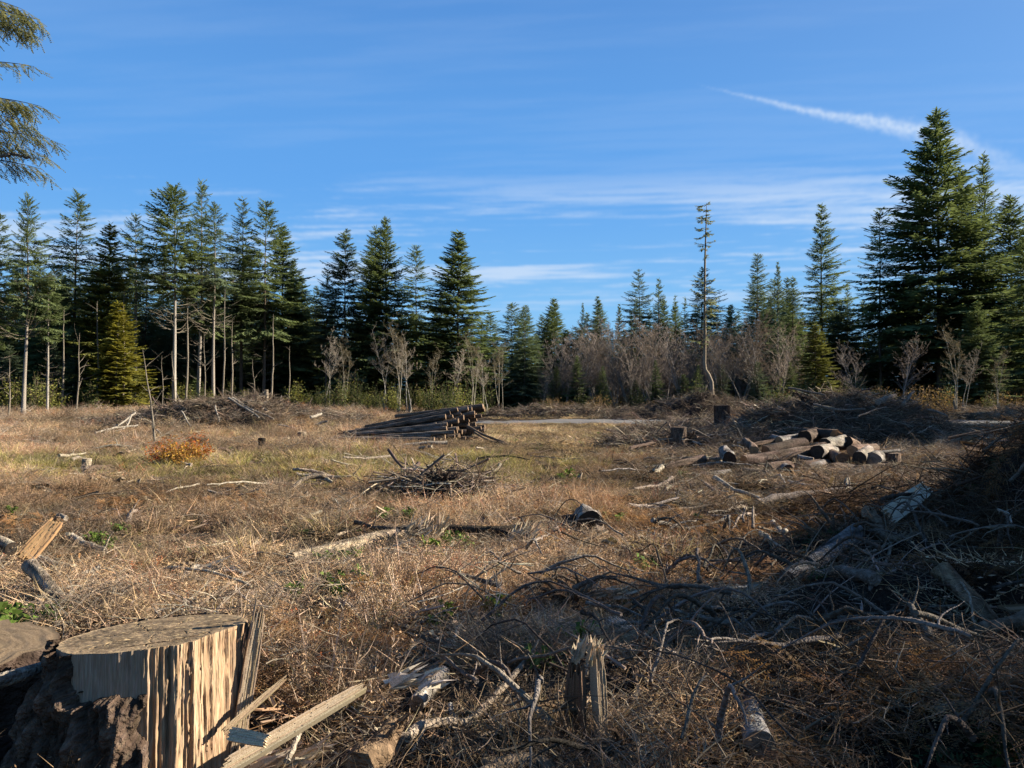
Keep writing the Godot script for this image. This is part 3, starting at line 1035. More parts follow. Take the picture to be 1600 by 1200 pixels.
# the big split stump beside the camera
func split_stump(at: Vector3, r: float, h: float) -> Node3D:
	var o := thing("split_stump", "big sawn stump with thick bark and a tall pale split face", "stump", at)
	var n1 := FastNoiseLite.new()
	n1.seed = 71
	n1.frequency = 1.0
	n1.fractal_octaves = 4
	var n2 := FastNoiseLite.new()
	n2.seed = 72
	n2.frequency = 9.0
	n2.fractal_octaves = 4
	var n3 := FastNoiseLite.new()
	n3.seed = 73
	n3.noise_type = FastNoiseLite.TYPE_CELLULAR
	n3.frequency = 11.0
	n3.fractal_octaves = 2
	# angle 0 is +x, a quarter turn is towards the camera (+z)
	var per := 560
	var rows := 46
	var wood := PackedVector3Array()
	var wcol := PackedColorArray()
	var rim := PackedVector3Array()
	var top_at := func(x: float, z: float) -> float: return h + x * 0.07 + z * 0.055
	var groove := PackedFloat32Array()
	var shade := PackedFloat32Array()
	for s in per:
		var a := TAU * s / per
		var g := n1.get_noise_1d(a * 7.0) * 0.016 + n1.get_noise_1d(a * 24.0 + 50.0) * 0.006 + n1.get_noise_1d(a * 70.0 + 50.0) * 0.004
		var deep := n1.get_noise_1d(a * 9.0 + 9.0)
		g -= 0.022 * smooth(0.36, 0.46, deep)
		groove.push_back(g)
		shade.push_back(n1.get_noise_1d(a * 9.0 + 300.0) * 0.8 + n1.get_noise_1d(a * 40.0 + 300.0) * 0.5)
	for i in rows:
		var t := float(i) / (rows - 1)
		for s in per:
			var a := TAU * s / per
			var ca := cos(a)
			var sa := sin(a)
			var rr := r * (1.0 + 0.05 * cos(a * 2.0 + 0.4) + 0.03 * n1.get_noise_1d(a * 3.0))
			# the split face is flatter than round
			var aw := a if a < PI else a - TAU
			var m := smooth(-1.1, -0.6, aw) * (1.0 - smooth(1.16, 1.34, aw))
			var flatr := r * 0.93 / maxf(0.72, cos(aw - 0.35))
			rr = lerpf(rr, minf(rr * 1.02, flatr), m)
			var y := lerpf(-0.3, top_at.call(ca * r, sa * r), t)
			var wob := n1.get_noise_2d(a * 14.0, y * 1.0) * 0.014 + n1.get_noise_2d(a * 50.0 + 7.0, y * 4.0) * 0.005
			var sw := (s + int(n1.get_noise_2d(a * 4.0, y * 0.9) * 4.5 + n1.get_noise_1d(y * 5.0) * 2.0) + per * 2) % per
			var part_way := 0.45 + 0.55 * smooth(-0.25, 0.15, n1.get_noise_2d(a * 11.0 + 70.0, y * 1.9))
			var gv: float = groove[sw] * part_way * lerpf(0.25, 1.0, m) * (0.75 + 0.25 * t) + wob * m
			gv *= 1.0 - 0.5 * smooth(0.97, 1.0, t)
			rr += gv + 0.10 * r * (1.0 - t) * (1.0 - t)
			var p := Vector3(ca * rr, y, sa * rr)
			wood.push_back(p)
			var k: float = shade[sw] * 0.5 + n1.get_noise_2d(a * 60.0, y * 5.0) * 0.35
			var cc := col(0.41, 0.30, 0.19).lerp(col(0.27, 0.175, 0.105), clampf(0.45 + k * 0.8, 0.0, 1.0)).lerp(col(0.49, 0.39, 0.265), clampf(shade[(sw + 200) % per] * 1.4, 0.0, 0.8))
			cc = cc.lerp(col(0.30, 0.25, 0.20), 0.55 * (1.0 - m))
			wcol.push_back(vary(cc, 0.07))
			if i == rows - 1: rim.push_back(p)
	var mb := MB.new()
	mb.grid(flip(wood, rows, per), flipc(wcol, rows, per), rows, per, true)
	part(o, "split_wood", mb.mesh(wood_m))
	# bark: sinks below the wood where it has been torn away
	per = 300
	rows = 110
	var bark := PackedVector3Array()
	var bcol := PackedColorArray()
	for i in rows:
		var t := float(i) / (rows - 1)
		for s in per:
			var a := TAU * s / per
			var aa := a if a < PI * 0.5 - 2.2 + PI else a - TAU
			var ca := cos(a)
			var sa := sin(a)
			var y := lerpf(-0.3, top_at.call(ca * r, sa * r) - 0.004, t)
			var away := h - y
			# bark keeps to the side away from the split face; near the top a bare band
			var edge := n2.get_noise_2d(a * 0.25, y * 0.9) * 0.28
			var ang := wrapf(a - 1.22 - edge * 0.45, -PI, PI)
			var mask := smooth(0.0, 0.05, ang)
			if ang < 0.0 and ang > -2.15:
				mask = 0.0
			elif ang <= -2.15:
				mask = smooth(2.15, 2.22, -ang)
			var bare := smooth(0.80, 0.88, ang) if ang > 0.0 else 1.0
			var cutline := 0.14 + edge * 0.22
			mask *= maxf(bare, smooth(cutline, cutline + 0.03, away))
			var wr := r * (1.0 + 0.05 * cos(a * 2.0 + 0.4) + 0.03 * n1.get_noise_1d(a * 3.0)) + 0.10 * r * (1.0 - t) * (1.0 - t)
			var lump := n2.get_noise_3d(ca * 0.5, y * 0.45, sa * 0.5)
			var cell := n3.get_noise_3d(ca * 0.8, y * 0.38, sa * 0.8)
			var flare := 0.24 * exp(-maxf(0.0, y) / 0.20) * (0.6 + 0.4 * cos(a * 4.0 + 1.0))
			var out := 0.060 + 0.06 * smooth(0.6, 1.2, ang) * (1.0 - t) + lump * 0.075 + cell * 0.045 + flare + 0.06 * (1.0 - t)
			var rr := lerpf(wr - 0.09, wr + maxf(out, 0.012), mask)
			bark.push_back(Vector3(ca * rr, y, sa * rr))
			bcol.push_back(vary(col(0.085, 0.062, 0.045).lerp(col(0.21, 0.15, 0.11), clampf(0.5 + lump * 1.2 + cell * 0.5, 0.0, 1.0)), 0.3))
	var mk := MB.new()
	mk.grid(flip(bark, rows, per), flipc(bcol, rows, per), rows, per, true)
	part(o, "bark", mk.mesh(bark_m))
	# the sawn top: faint rings, saw marks, pale bruises of sawdust
	var mt := MB.new()
	var rings := 64
	var tp := PackedVector3Array()
	var tc := PackedColorArray()
	per = rim.size()
	for k in rings + 1:
		var t := maxf(0.01, float(k) / rings)
		for s in per:
			var a := TAU * s / per
			var q := Vector3(rim[s].x * t, 0, rim[s].z * t)
			var off := Vector2(q.x - 0.06, q.z + 0.02)
			var ringv := sin((off.length() + 0.02 * n1.get_noise_2d(q.x * 4.0, q.z * 4.0)) * 200.0)
			q.y = top_at.call(q.x, q.z) + 0.004 * n1.get_noise_2d(q.x * 18.0, q.z * 60.0) + 0.012 * n1.get_noise_2d(q.x * 3.0, q.z * 3.0) * (1.0 - t) + 0.0004 * ringv
			if k == rings: q.y = rim[s].y
			var cc := col(0.215, 0.165, 0.105) * (1.0 + 0.03 * ringv) * (1.0 + 0.7 * n1.get_noise_2d(q.x * 5.0 + 9.0, q.z * 9.0))
			if n1.get_noise_2d(q.x * 16.0 + 4.0, q.z * 30.0) > 0.36:
				cc = cc.lerp(col(0.55, 0.43, 0.24), 0.7)
			for cr in 7:
				var da := wrapf(a - cr * 0.93 - 0.3 + 0.12 * n1.get_noise_1d(t * 6.0 + cr * 9.0), -PI, PI)
				if absf(da) * t * r < 0.0028 and t > 0.15 + 0.1 * (cr % 4) :
					cc = cc * 0.35
					q.y -= 0.006
			if t > 0.93:
				cc = cc.lerp(col(0.40, 0.31, 0.19), smooth(0.93, 1.0, t) * 0.8)
			tp.push_back(q)
			tc.push_back(vary(cc, 0.16))
	mt.grid(tp, tc, rings + 1, per, true)
	part(o, "sawn_top", mt.mesh(end_m))
	# splinters still standing at the hinge side
	var hinge := Vector3(r * 0.99, 0, 0.02)
	part(o, "splinter", slab_mesh(Vector3(r * 1.04, 0.16, 0.02), Vector3(r * 1.27, h + 0.13, -0.06), 0.062, 0.035, Vector3(0.5, 0, 1), col(0.46, 0.37, 0.25), 0.5))
	part(o, "splinter", slab_mesh(Vector3(r * 1.0, 0.3, -0.02), Vector3(r * 1.14, h + 0.10, -0.10), 0.05, 0.03, Vector3(0.3, 0, 1), col(0.23, 0.17, 0.12), 0.8))
	part(o, "splinter", shreds_mesh(22, 0.085, 0.007, Vector3(0.03, 0.03, 0.12), Vector3(0.5, 0.6, 0.0), col(0.42, 0.33, 0.22)), Vector3(r * 0.90, h - 0.05, -0.08))
	return o

# roots torn out of the ground: a crooked mass of tubes round a crown
func root_mesh(n: int, L: float, r: float, c: Color, flat: float) -> ArrayMesh:
	var mb := MB.new()
	for i in n:
		var d := Vector3(R(-1, 1), R(-0.2, 1.0) * flat, R(-1, 1)).normalized()
		var q := d * r * 0.6
		var p := PackedVector3Array([q])
		var rr := PackedFloat32Array([r * R(0.35, 1.0)])
		var r1 := rr[0]
		var l := L * R(0.4, 1.2)
		for k in 7:
			d = (d + Vector3(R(-1, 1), R(-1.0, 0.6), R(-1, 1)) * 0.42).normalized()
			q += d * l / 7.0
			p.push_back(q)
			rr.push_back(r1 * (1.0 - 0.128 * (k + 1)))
		var cc := vary(c, 0.3)
		mb.tube(p, rr, 6, cc, cc * 1.15, 0.12, rng)
		for k in 4:
			stalk(mb, p[2 + k], (d + Vector3(R(-1, 1), R(-1, 0.5), R(-1, 1))).normalized(), l * R(0.2, 0.5), 0.004, Vector3(R(-0.5, 0.5), -0.3, R(-0.5, 0.5)), cc * 1.2, 3)
	return mb.mesh(bark_m)

# ---------------------------------------------------------------- the place
func _ready() -> void:
	init_noise()
	eye_h = ground(0.0, 0.0) + 1.7
	setup()
	make_materials()
	land()
	forest()
	ground_cover()
	log_deck()
	log_heap()
	stumps_and_debris()
	near_things()

func init_noise() -> void:
	hills.seed = 4
	hills.frequency = 0.05
	hills.fractal_octaves = 2
	bumps.seed = 9
	bumps.frequency = 0.55
	bumps.fractal_octaves = 4
	patch.seed = 14
	patch.frequency = 0.22
	patch.fractal_octaves = 3

func setup() -> void:
	var cam := Camera3D.new()
	cam.name = "camera"
	cam.fov = rad_to_deg(2.0 * atan(600.0 / F))
	cam.near = 0.05
	cam.far = 3000.0
	add_child(cam)
	cam.position = Vector3(0, eye_h, 0)
	cam.rotation = Vector3(atan(32.0 / F), 0, 0)
	cam.current = true
	var env := Environment.new()
	env.background_mode = Environment.BG_SKY
	var sky := Sky.new()
	var sm := PanoramaSkyMaterial.new()
	sm.panorama = sky_picture()
	sky.sky_material = sm
	env.sky = sky
	env.tonemap_mode = Environment.TONE_MAPPER_LINEAR
	env.tonemap_exposure = SHOT
	env.sdfgi_enabled = true
	env.ssao_enabled = true
	env.ssil_enabled = true
	var we := WorldEnvironment.new()
	we.name = "world_environment"
	we.environment = env
	add_child(we)
	var sun := DirectionalLight3D.new()
	sun.name = "sun"
	sun.light_energy = 1.6
	sun.light_color = Color(1.0, 0.95, 0.88)
	sun.light_angular_distance = 0.5
	sun.shadow_enabled = true
	add_child(sun)
	var az := deg_to_rad(80.0)
	var el := deg_to_rad(24.0)
	sun.look_at_from_position(Vector3(sin(az) * cos(el), sin(el), -cos(az) * cos(el)) * 100.0, Vector3.ZERO)

# ---------------------------------------------------------------- ground and road
const ROAD := [[60, 34], [44, 37], [31, 41], [24, 45], [17, 52], [9, 56.5], [0, 57.0], [-5, 60], [-6, 68], [-2, 80], [6, 95]]

func road_dist(x: float, d: float) -> float:
	var best := 1e9
	var p := Vector2(x, d)
	for i in ROAD.size() - 1:
		var a := Vector2(ROAD[i][0], ROAD[i][1])
		var b := Vector2(ROAD[i + 1][0], ROAD[i + 1][1])
		best = minf(best, p.distance_to(Geometry2D.get_closest_point_to_segment(p, a, b)))
	return best

func land() -> void:
	var xs := []
	var zs := []
	var x := -420.0
	while x < 420.0:
		xs.append(x)
		var ax := absf(x)
		x += 0.13 if ax < 9.0 else (0.35 if ax < 24.0 else (1.2 if ax < 60.0 else 12.0))
	var d := -120.0
	while d < 620.0:
		zs.append(d)
		d += 8.0 if d < -2.0 else (0.5 if d < 2.0 else (0.11 if d < 14.0 else (0.3 if d < 40.0 else (0.8 if d < 90.0 else 14.0))))
	var pts := PackedVector3Array()
	var cols := PackedColorArray()
	for dd in zs:
		for xx in xs:
			pts.push_back(Vector3(xx, ground(xx, -dd), -dd))
			var k := patch.get_noise_2d(xx * 1.4, dd * 1.4)
			var c := col(0.045, 0.036, 0.029).lerp(col(0.15, 0.12, 0.09), clampf(0.40 + k, 0.0, 1.0))
			var straw := smooth(-4.0, 1.0, xx) * (1.0 - smooth(4.0 + 0.16 * dd, 8.0 + 0.16 * dd, xx)) * smooth(22.0, 30.0, dd) * (1.0 - smooth(56.0, 62.0, dd))
			c = c.lerp(col(0.25, 0.19, 0.115), straw * 0.8)
			c = c.lerp(col(0.035, 0.027, 0.021), smooth(0.3, 1.4, xx - 0.1 * dd + 0.9) * (1.0 - smooth(11.0, 15.0, dd)) * 0.85)  # near soil painted darker where the ground lies in shade
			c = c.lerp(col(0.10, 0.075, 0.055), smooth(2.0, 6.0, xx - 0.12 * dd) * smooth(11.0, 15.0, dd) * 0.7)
			if on_heap(xx, dd):
				c = col(0.055, 0.043, 0.034)  # soil colour darkened to paint shady hollows in the heaps
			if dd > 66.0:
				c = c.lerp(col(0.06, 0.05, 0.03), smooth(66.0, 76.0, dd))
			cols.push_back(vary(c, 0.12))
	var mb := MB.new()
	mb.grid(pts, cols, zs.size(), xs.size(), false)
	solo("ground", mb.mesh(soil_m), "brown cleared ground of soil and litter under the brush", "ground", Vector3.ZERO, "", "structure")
	# the gravel track
	var rp := PackedVector3Array()
	var rc := PackedColorArray()
	var curve := Curve3D.new()
	for i in ROAD.size():
		var a := Vector3(ROAD[i][0], 0, -ROAD[i][1])
		var prev := Vector3(ROAD[maxi(i - 1, 0)][0], 0, -ROAD[maxi(i - 1, 0)][1])
		var nxt := Vector3(ROAD[mini(i + 1, ROAD.size() - 1)][0], 0, -ROAD[mini(i + 1, ROAD.size() - 1)][1])
		curve.add_point(a, (prev - nxt) * 0.17, (nxt - prev) * 0.17)
	var L := curve.get_baked_length()
	var rows := int(L / 0.7)
	var per := 9
	for i in rows:
		var p := curve.sample_baked(L * i / rows)
		var q := curve.sample_baked(L * (i + 0.5) / rows)
		var side := (q - p).cross(Vector3.UP).normalized()
		for s in per:
			var o := (float(s) / (per - 1) - 0.5) * 4.6
			var at := p + side * o
			var rut := -0.04 * exp(-pow((absf(o) - 0.9) / 0.35, 2.0))
			var y := ground(at.x, at.z) + 0.10 * (1.0 - pow(absf(o) / 2.3, 4.0)) + rut - (0.08 if (s == 0 or s == per - 1) else 0.0)
			rp.push_back(Vector3(at.x, y, at.z))
			rc.push_back(vary(col(0.20, 0.19, 0.175).lerp(col(0.15, 0.14, 0.12), smooth(0.3, 0.0, absf(absf(o) - 0.9))), 0.08))
	var rm := MB.new()
	rm.grid(rp, rc, rows, per, false)
	solo("gravel_track", rm.mesh(road_m), "grey gravel track curving behind the log heap towards the trees", "track", Vector3.ZERO, "", "structure")

# ---------------------------------------------------------------- trees
var crowns := {}
var trunks := {}
var boughs := {}

func tree_kinds() -> void:
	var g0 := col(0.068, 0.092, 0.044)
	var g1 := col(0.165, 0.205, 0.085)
	var b0 := col(0.068, 0.096, 0.062)
	var b1 := col(0.155, 0.195, 0.112)
	var y0 := col(0.065, 0.072, 0.016)
	var y1 := col(0.34, 0.31, 0.06)
	crowns["full"] = [conifer_crown(11, 0.10, 3.2, 9, -0.30, 0.75, 0.28, 0.139, 0.067, g0, g1, 0.85, 0.10), conifer_crown(12, 0.14, 3.2, 9, -0.22, 0.80, 0.32, 0.139, 0.067, g0, g1, 0.95, 0.14)]
	crowns["mid"] = [conifer_crown(13, 0.40, 3.2, 8, -0.12, 0.80, 0.30, 0.133, 0.067, g0, g1, 0.72, 0.12), conifer_crown(14, 0.44, 3.2, 8, -0.18, 0.75, 0.30, 0.133, 0.062, b0, b1, 0.78, 0.16)]
	crowns["high"] = [conifer_crown(15, 0.54, 3.2, 8, -0.05, 0.85, 0.28, 0.119, 0.067, g0, g1, 0.62, 0.14), conifer_crown(16, 0.57, 3.2, 7, -0.15, 0.8, 0.30, 0.119, 0.062, b0, b1, 0.68, 0.2)]
	crowns["dense"] = [conifer_crown(17, 0.12, 3.2, 11, -0.25, 0.85, 0.26, 0.125, 0.075, g0, g1, 0.78, 0.05), conifer_crown(18, 0.18, 3.2, 11, -0.18, 0.9, 0.30, 0.125, 0.075, g0, g1, 0.85, 0.07)]
	(crowns["full"] as Array).append(conifer_crown(51, 0.08, 3.2, 8, -0.35, 0.7, 0.34, 0.139, 0.068, b0, b1, 0.75, 0.2))
	(crowns["mid"] as Array).append(conifer_crown(52, 0.36, 3.2, 8, -0.3, 0.8, 0.42, 0.131, 0.065, g0, g1, 0.66, 0.18))
	(crowns["high"] as Array).append(conifer_crown(53, 0.49, 3.2, 8, -0.25, 0.9, 0.36, 0.123, 0.065, g0, g1, 0.58, 0.2))
	(crowns["dense"] as Array).append(conifer_crown(54, 0.1, 3.2, 10, -0.4, 0.8, 0.36, 0.131, 0.075, b0, b1, 0.68, 0.16))
	crowns["spire"] = [conifer_crown(19, 0.12, 3.2, 8, -0.1, 0.9, 0.24, 0.139, 0.080, b0, b1, 1.05, 0.18), conifer_crown(20, 0.2, 3.2, 7, -0.25, 0.8, 0.34, 0.139, 0.080, g0, g1, 1.1, 0.22)]
	crowns["cedar"] = [conifer_crown(21, 0.06, 3.2, 10, -0.15, 0.6, 0.62, 0.119, 0.088, y0.lerp(g0, 0.5), y1.lerp(g1, 0.45), 0.75, 0.08), conifer_crown(22, 0.04, 3.2, 9, 0.05, 0.7, 0.7, 0.125, 0.097, y0, y1, 0.8, 0.16)]
	trunks["pale"] = [trunk_mesh(31, 0.22, col(0.52, 0.48, 0.41), col(0.40, 0.36, 0.30), 0.25), trunk_mesh(32, 0.20, col(0.48, 0.43, 0.36), col(0.24, 0.2, 0.16), 0.5)]
	trunks["dark"] = [trunk_mesh(33, 0.20, col(0.17, 0.13, 0.10), col(0.15, 0.12, 0.09), 0.3), trunk_mesh(34, 0.18, col(0.21, 0.17, 0.13), col(0.17, 0.13, 0.1), 0.4)]
	boughs["long"] = dead_branches(41, 7.0, 13.0, 3.2, 44, 0.42, col(0.30, 0.265, 0.20))
	boughs["short"] = dead_branches(42, 2.5, 11.0, 1.7, 38, 0.3, col(0.22, 0.19, 0.15))

func conifer(px: float, top: float, d: float, hw: float, form: String, bark: String, label: String, dead := "", group := "", kindof := 0, lean := 0.0) -> Node3D:
	var x := gx(px, d)
	var base := on(x, d)
	var H := eye_h + (HORIZON - top) / F * d - base.y
	var o := thing("cedar_tree" if form == "cedar" else "fir_tree", label, "tree", base, group)
	o.rotation = Vector3(R(-0.012, 0.012), R(0, TAU), lean)
	var sc := H / 20.0
	var wide := (hw / F * d) / 3.2 * (1.6 if px < 480.0 else 1.5)
	var tr := part(o, "trunk", trunks[bark][kindof % 2])
	tr.scale = Vector3(sc, sc, sc)
	var cr := part(o, "crown", crowns[form][(kindof + int(px) % 2) % (crowns[form] as Array).size()])
	cr.scale = Vector3(wide * R(0.9, 1.1), sc, wide * R(0.9, 1.1))
	if dead:
		var db := part(o, "dead_boughs", boughs[dead])
		db.scale = Vector3(sc, sc, sc)
		db.set_meta("kind", "stuff")
	return o

const TREES := [
	# px, top, depth, half width px, form, bark, dead boughs, variant, label
	[-6, 328, 68, 34, "mid", "dark", "short", 0, "dark fir cut by the picture edge beside the pale slender trunk"],
	[37, 305, 64, 31, "high", "pale", "long", 1, "fir with a whitish bare trunk and a thin tufted crown, first of the pale trunks"],
	[74, 425, 63, 20, "high", "pale", "short", 0, "short pale leaning trunk with a small worn crown, second of the pale trunks"],
	[115, 300, 76, 44, "mid", "dark", "short", 1, "tall blue-green fir with wide airy boughs behind the pale trunks"],
	[166, 346, 72, 46, "cedar", "dark", "", 0, "broad olive cedar with a blunt top between two firs"],
	[182, 470, 66, 40, "cedar", "pale", "", 1, "low bright yellow-green cedar with foliage down to the brush"],
	[211, 334, 76, 30, "high", "pale", "short", 0, "narrow dark fir with a tufted top just beyond the olive cedar"],
	[272, 290, 66, 44, "high", "pale", "long", 0, "fir with curved dead boughs under a bushy crown and a whitish trunk"],
	[309, 281, 70, 31, "mid", "pale", "short", 1, "tallest fir of the pale-trunked stand, with a sharp tip"],
	[334, 318, 66, 33, "high", "pale", "long", 1, "fir with many bent bare boughs standing over the slash pile"],
	[377, 308, 71, 33, "mid", "dark", "short", 0, "straight fir with a brown trunk behind the slash pile poles"],
	[411, 314, 68, 48, "mid", "dark", "short", 1, "thick-boughed fir with a stout brown trunk beside the orange brush"],
	[440, 352, 73, 46, "dense", "dark", "", 0, "dense dark green fir closing the end of the tall stand"],
	[470, 432, 78, 32, "full", "dark", "", 1, "lower dark fir at the gap after the tall stand"],
	[510, 418, 74, 30, "mid", "dark", "", 1, "small fir leaning on the shoulder of the paired group"],
	[537, 361, 76, 44, "dense", "dark", "", 1, "rounded fir with an uneven top, first of the middle group"],
	[578, 372, 80, 40, "full", "dark", "", 0, "fir half hidden in the middle group with its tip below its neighbours"],
	[603, 340, 74, 46, "dense", "dark", "", 0, "tallest fir of the middle group with two tips"],
	[588, 352, 77, 30, "mid", "dark", "", 0, "narrow fir pressed against the tallest of the middle group"],
	[649, 384, 78, 36, "mid", "dark", "", 1, "airy dark fir in the dip before the wide pyramid fir"],
	[716, 361, 72, 66, "dense", "dark", "", 1, "wide pyramid fir behind the log deck"],
	[690, 455, 82, 34, "full", "dark", "", 0, "dark fir tucked behind the wide pyramid fir"],
	[819, 481, 72, 27, "full", "pale", "", 1, "small lone fir with clear sky round its tip behind the track"],
	[856, 540, 84, 26, "dense", "dark", "", 0, "squat dark fir on the bank beyond the track bend"],
	[884, 515, 96, 26, "dense", "dark", "", 1, "dark rounded fir where the far treeline begins"],
	[911, 474, 105, 14, "spire", "dark", "", 1, "thin ragged spire with a dark tip over the bare alders"],
	[933, 480, 112, 18, "spire", "dark", "", 0, "small pale spire second along the far treeline"],
	[968, 476, 110, 20, "spire", "dark", "", 0, "small soft spire before the twin far firs"],
	[986, 486, 114, 18, "full", "dark", "", 1, "short far fir pressed under the taller twin"],
	[1000, 421, 100, 27, "mid", "dark", "", 1, "far fir with a clear tapering tip, taller of the twin firs"],
	[1029, 434, 100, 25, "full", "dark", "", 0, "far fir, shorter and fuller of the twin firs"],
	[1056, 462, 104, 20, "spire", "dark", "", 1, "dark narrow fir between the twin firs and the lone thin tree"],
	[1097, 418, 92, 34, "mid", "dark", "", 0, "fir directly behind the lone thin tree"],
	[1140, 478, 100, 22, "full", "dark", "", 0, "low dark fir peeping over the alder tops past the lone thin tree"],
	[1183, 398, 88, 34, "full", "dark", "", 1, "pale grey-green fir standing over the alder thicket"],
	[1216, 410, 84, 24, "spire", "pale", "", 0, "narrow fir with a bent tip beside the grey-green fir"],
	[1240, 432, 80, 28, "full", "dark", "", 0, "short dark fir before the steep tall spire"],
	[1283, 316, 74, 46, "full", "dark", "", 0, "tall tapering fir with sky on both sides above the slash mound"],
	[1326, 440, 80, 28, "spire", "dark", "", 1, "small spire in the gap between two tall firs"],
	[1350, 470, 78, 34, "full", "dark", "", 1, "dark low fir filling the gap over the slash mound"],
	[1377, 328, 66, 38, "mid", "dark", "short", 1, "dark fir with tiered boughs and a black bare lower trunk"],
	[1420, 425, 72, 34, "full", "dark", "", 0, "dark fir in shade under the giant fir"],
	[1467, 172, 62, 82, "dense", "dark", "short", 0, "giant fir, tallest tree of all, its tip across the vapour trail"],
	[1510, 262, 66, 50, "dense", "dark", "", 1, "tall fir grown into the flank of the giant fir"],
	[1540, 238, 68, 46, "full", "dark", "", 1, "slim tall fir just past the giant fir"],
	[1584, 306, 62, 56, "dense", "dark", "", 0, "bulky shaded fir near the picture edge"],
	[1612, 340, 60, 52, "full", "dark", "", 1, "fir half cut off by the picture edge at the shaded end"],
	[1275, 505, 60, 34, "cedar", "pale", "", 1, "small yellow-green cedar sapling behind the slash mound"],
	[1530, 470, 56, 40, "full", "dark", "", 0, "low dark fir on the bank above the track in shade"],
]

# the wood's edge runs back from the camera side, so that the low sun reaches the stems
func edge_depth(px: float, d: float) -> float:
	if px < 485.0:
		return 50.0 + 25.0 * px / 480.0 + (d - 63.0) * 0.8
	if px < 800.0:
		return d + 4.0 + (px - 500.0) / 240.0 * 5.0
	if px < 860.0:
		return d + 14.0
	if px > 1240.0:
		return d + (38.0 if d > 60.5 else 8.0)
	return d

func forest() -> void:
	tree_kinds()
	rng.seed = 500
	for t in TREES:
		conifer(t[0], t[1], edge_depth(t[0], t[2]), t[3], t[4], t[5], t[8], t[6], "", t[7])
	# the wood behind: stems and crowns that merge
	rng.seed = 77
	var deep := []
	for i in 96:
		var px := -130.0 + 640.0 * (i + R(0.0, 1.0)) / 96.0
		var d := 64.0 + 25.0 * maxf(0.0, px) / 480.0 + R(0, 36)
		var top := R(385, 500) if px < 470 else R(440, 520)
		var fir := conifer(px, top, d, R(24, 36), ["mid", "full", "full", "dense"][i % 4], "dark" if i % 3 else "pale", "one of the dim conifers deep in the wood behind the pale trunks", "short" if i % 2 else "", "conifers deep in the wood behind the pale trunks", i)
		deep.append([fir, px])
	count_along(deep, "dim conifers", "deep in the wood behind")
	deep = []
	for i in 34:
		var px := 480.0 + 330.0 * (i + R(0.0, 1.0)) / 34.0
		var fir := conifer(px, R(470, 545), R(92, 124), R(22, 34), ["full", "dense", "mid"][i % 3], "dark", "one of the dim conifers in the wood behind the wide pyramid fir", "", "conifers in the wood behind the middle group", i)
		deep.append([fir, px])
	count_along(deep, "dim conifers", "in the wood behind")
	deep = []
	for i in 70:
		var px := 800.0 + 460.0 * (i + R(0.0, 1.0)) / 70.0
		var fir := conifer(px, R(462, 565), R(94, 135), R(22, 34), ["full", "dense", "spire"][i % 3], "dark", "one of the low dim conifers in the far treeline behind the bare alders", "", "conifers of the far treeline", i)
		deep.append([fir, px])
	count_along(deep, "low conifers", "in the far treeline by")
	deep = []
	for i in 44:
		var px := 1180.0 + 560.0 * (i + R(0.0, 1.0)) / 44.0
		var fir := conifer(px, R(430, 545), R(106, 140), R(28, 44), ["full", "dense", "mid"][i % 3], "dark", "one of the shaded conifers in the wood behind the giant fir", "", "conifers in the wood behind the giant fir", i)
		deep.append([fir, px])
	count_along(deep, "shaded conifers", "in the wood around")
	deep = []
	# young firs that fill in under the tall ones and among the alders
	for i in 17:
		var px := 10.0 + 455.0 * (i + R(0.1, 0.9)) / 17.0
		var fir := conifer(px, R(515, 590), 57.0 + 25.0 * px / 480.0 + R(0, 5), R(16, 26), "full" if i % 3 else "mid", "dark", "low young fir under the pale-trunked stand", "", "young firs under the pale-trunked stand", i)
		deep.append([fir, px])
	count_along(deep, "low young firs", "growing under")
	deep = []
	for i in 10:
		var px := 850.0 + 390.0 * (i + R(0.1, 0.9)) / 10.0
		var fir := conifer(px, R(548, 600), R(70, 76), R(12, 20), "full", "dark", "small young fir among the bare alders", "", "young firs among the bare alders", i)
		deep.append([fir, px])
	count_along(deep, "small young firs", "among the alders below")
	deep = []
	# the clearing goes on past the picture on the sunny side: its edge shades the brush
	var shade := [[42, 10.6, 19.3], [43, 12.6, 20.3], [44, 13.6, 20.4], [42, 13.8, 18.8], [43, 14.4, 18.3], [44, 18.6, 17.4], [46, 21.6, 17.4], [48, 25.5, 17.0], [50, 29.5, 17.2], [52, 34.2, 19.5], [55, 38.9, 22.3], [58, 43.1, 22.8], [60, 46.6, 20.4], [45, 12.8, 20.5], [46, 13.3, 20.6], [46, 9.2, 19], [44, 5.4, 18], [40, 1, 19], [52, 19.5, 18], [58, 38, 23], [62, 46, 25], [68, 54, 26]]
	for i in shade.size():
		var s: Array = shade[i]
		var b := on(s[0], s[1])
		var o := thing("fir_tree", "one of the firs along the sunny edge of the clearing past the brush mound", "tree", b, "firs along the sunny edge of the clearing")
		o.rotation.y = R(0, TAU)
		var sc: float = s[2] / 20.0
		part(o, "trunk", trunks["dark"][i % 2]).scale = Vector3(sc, sc, sc)
		part(o, "crown", crowns["dense" if i % 2 else "full"][i % 2]).scale = Vector3(sc, sc, sc) * Vector3(1.3, 1, 1.3)
	slender_tree()
	bare_trees()
	overhanging_tree()

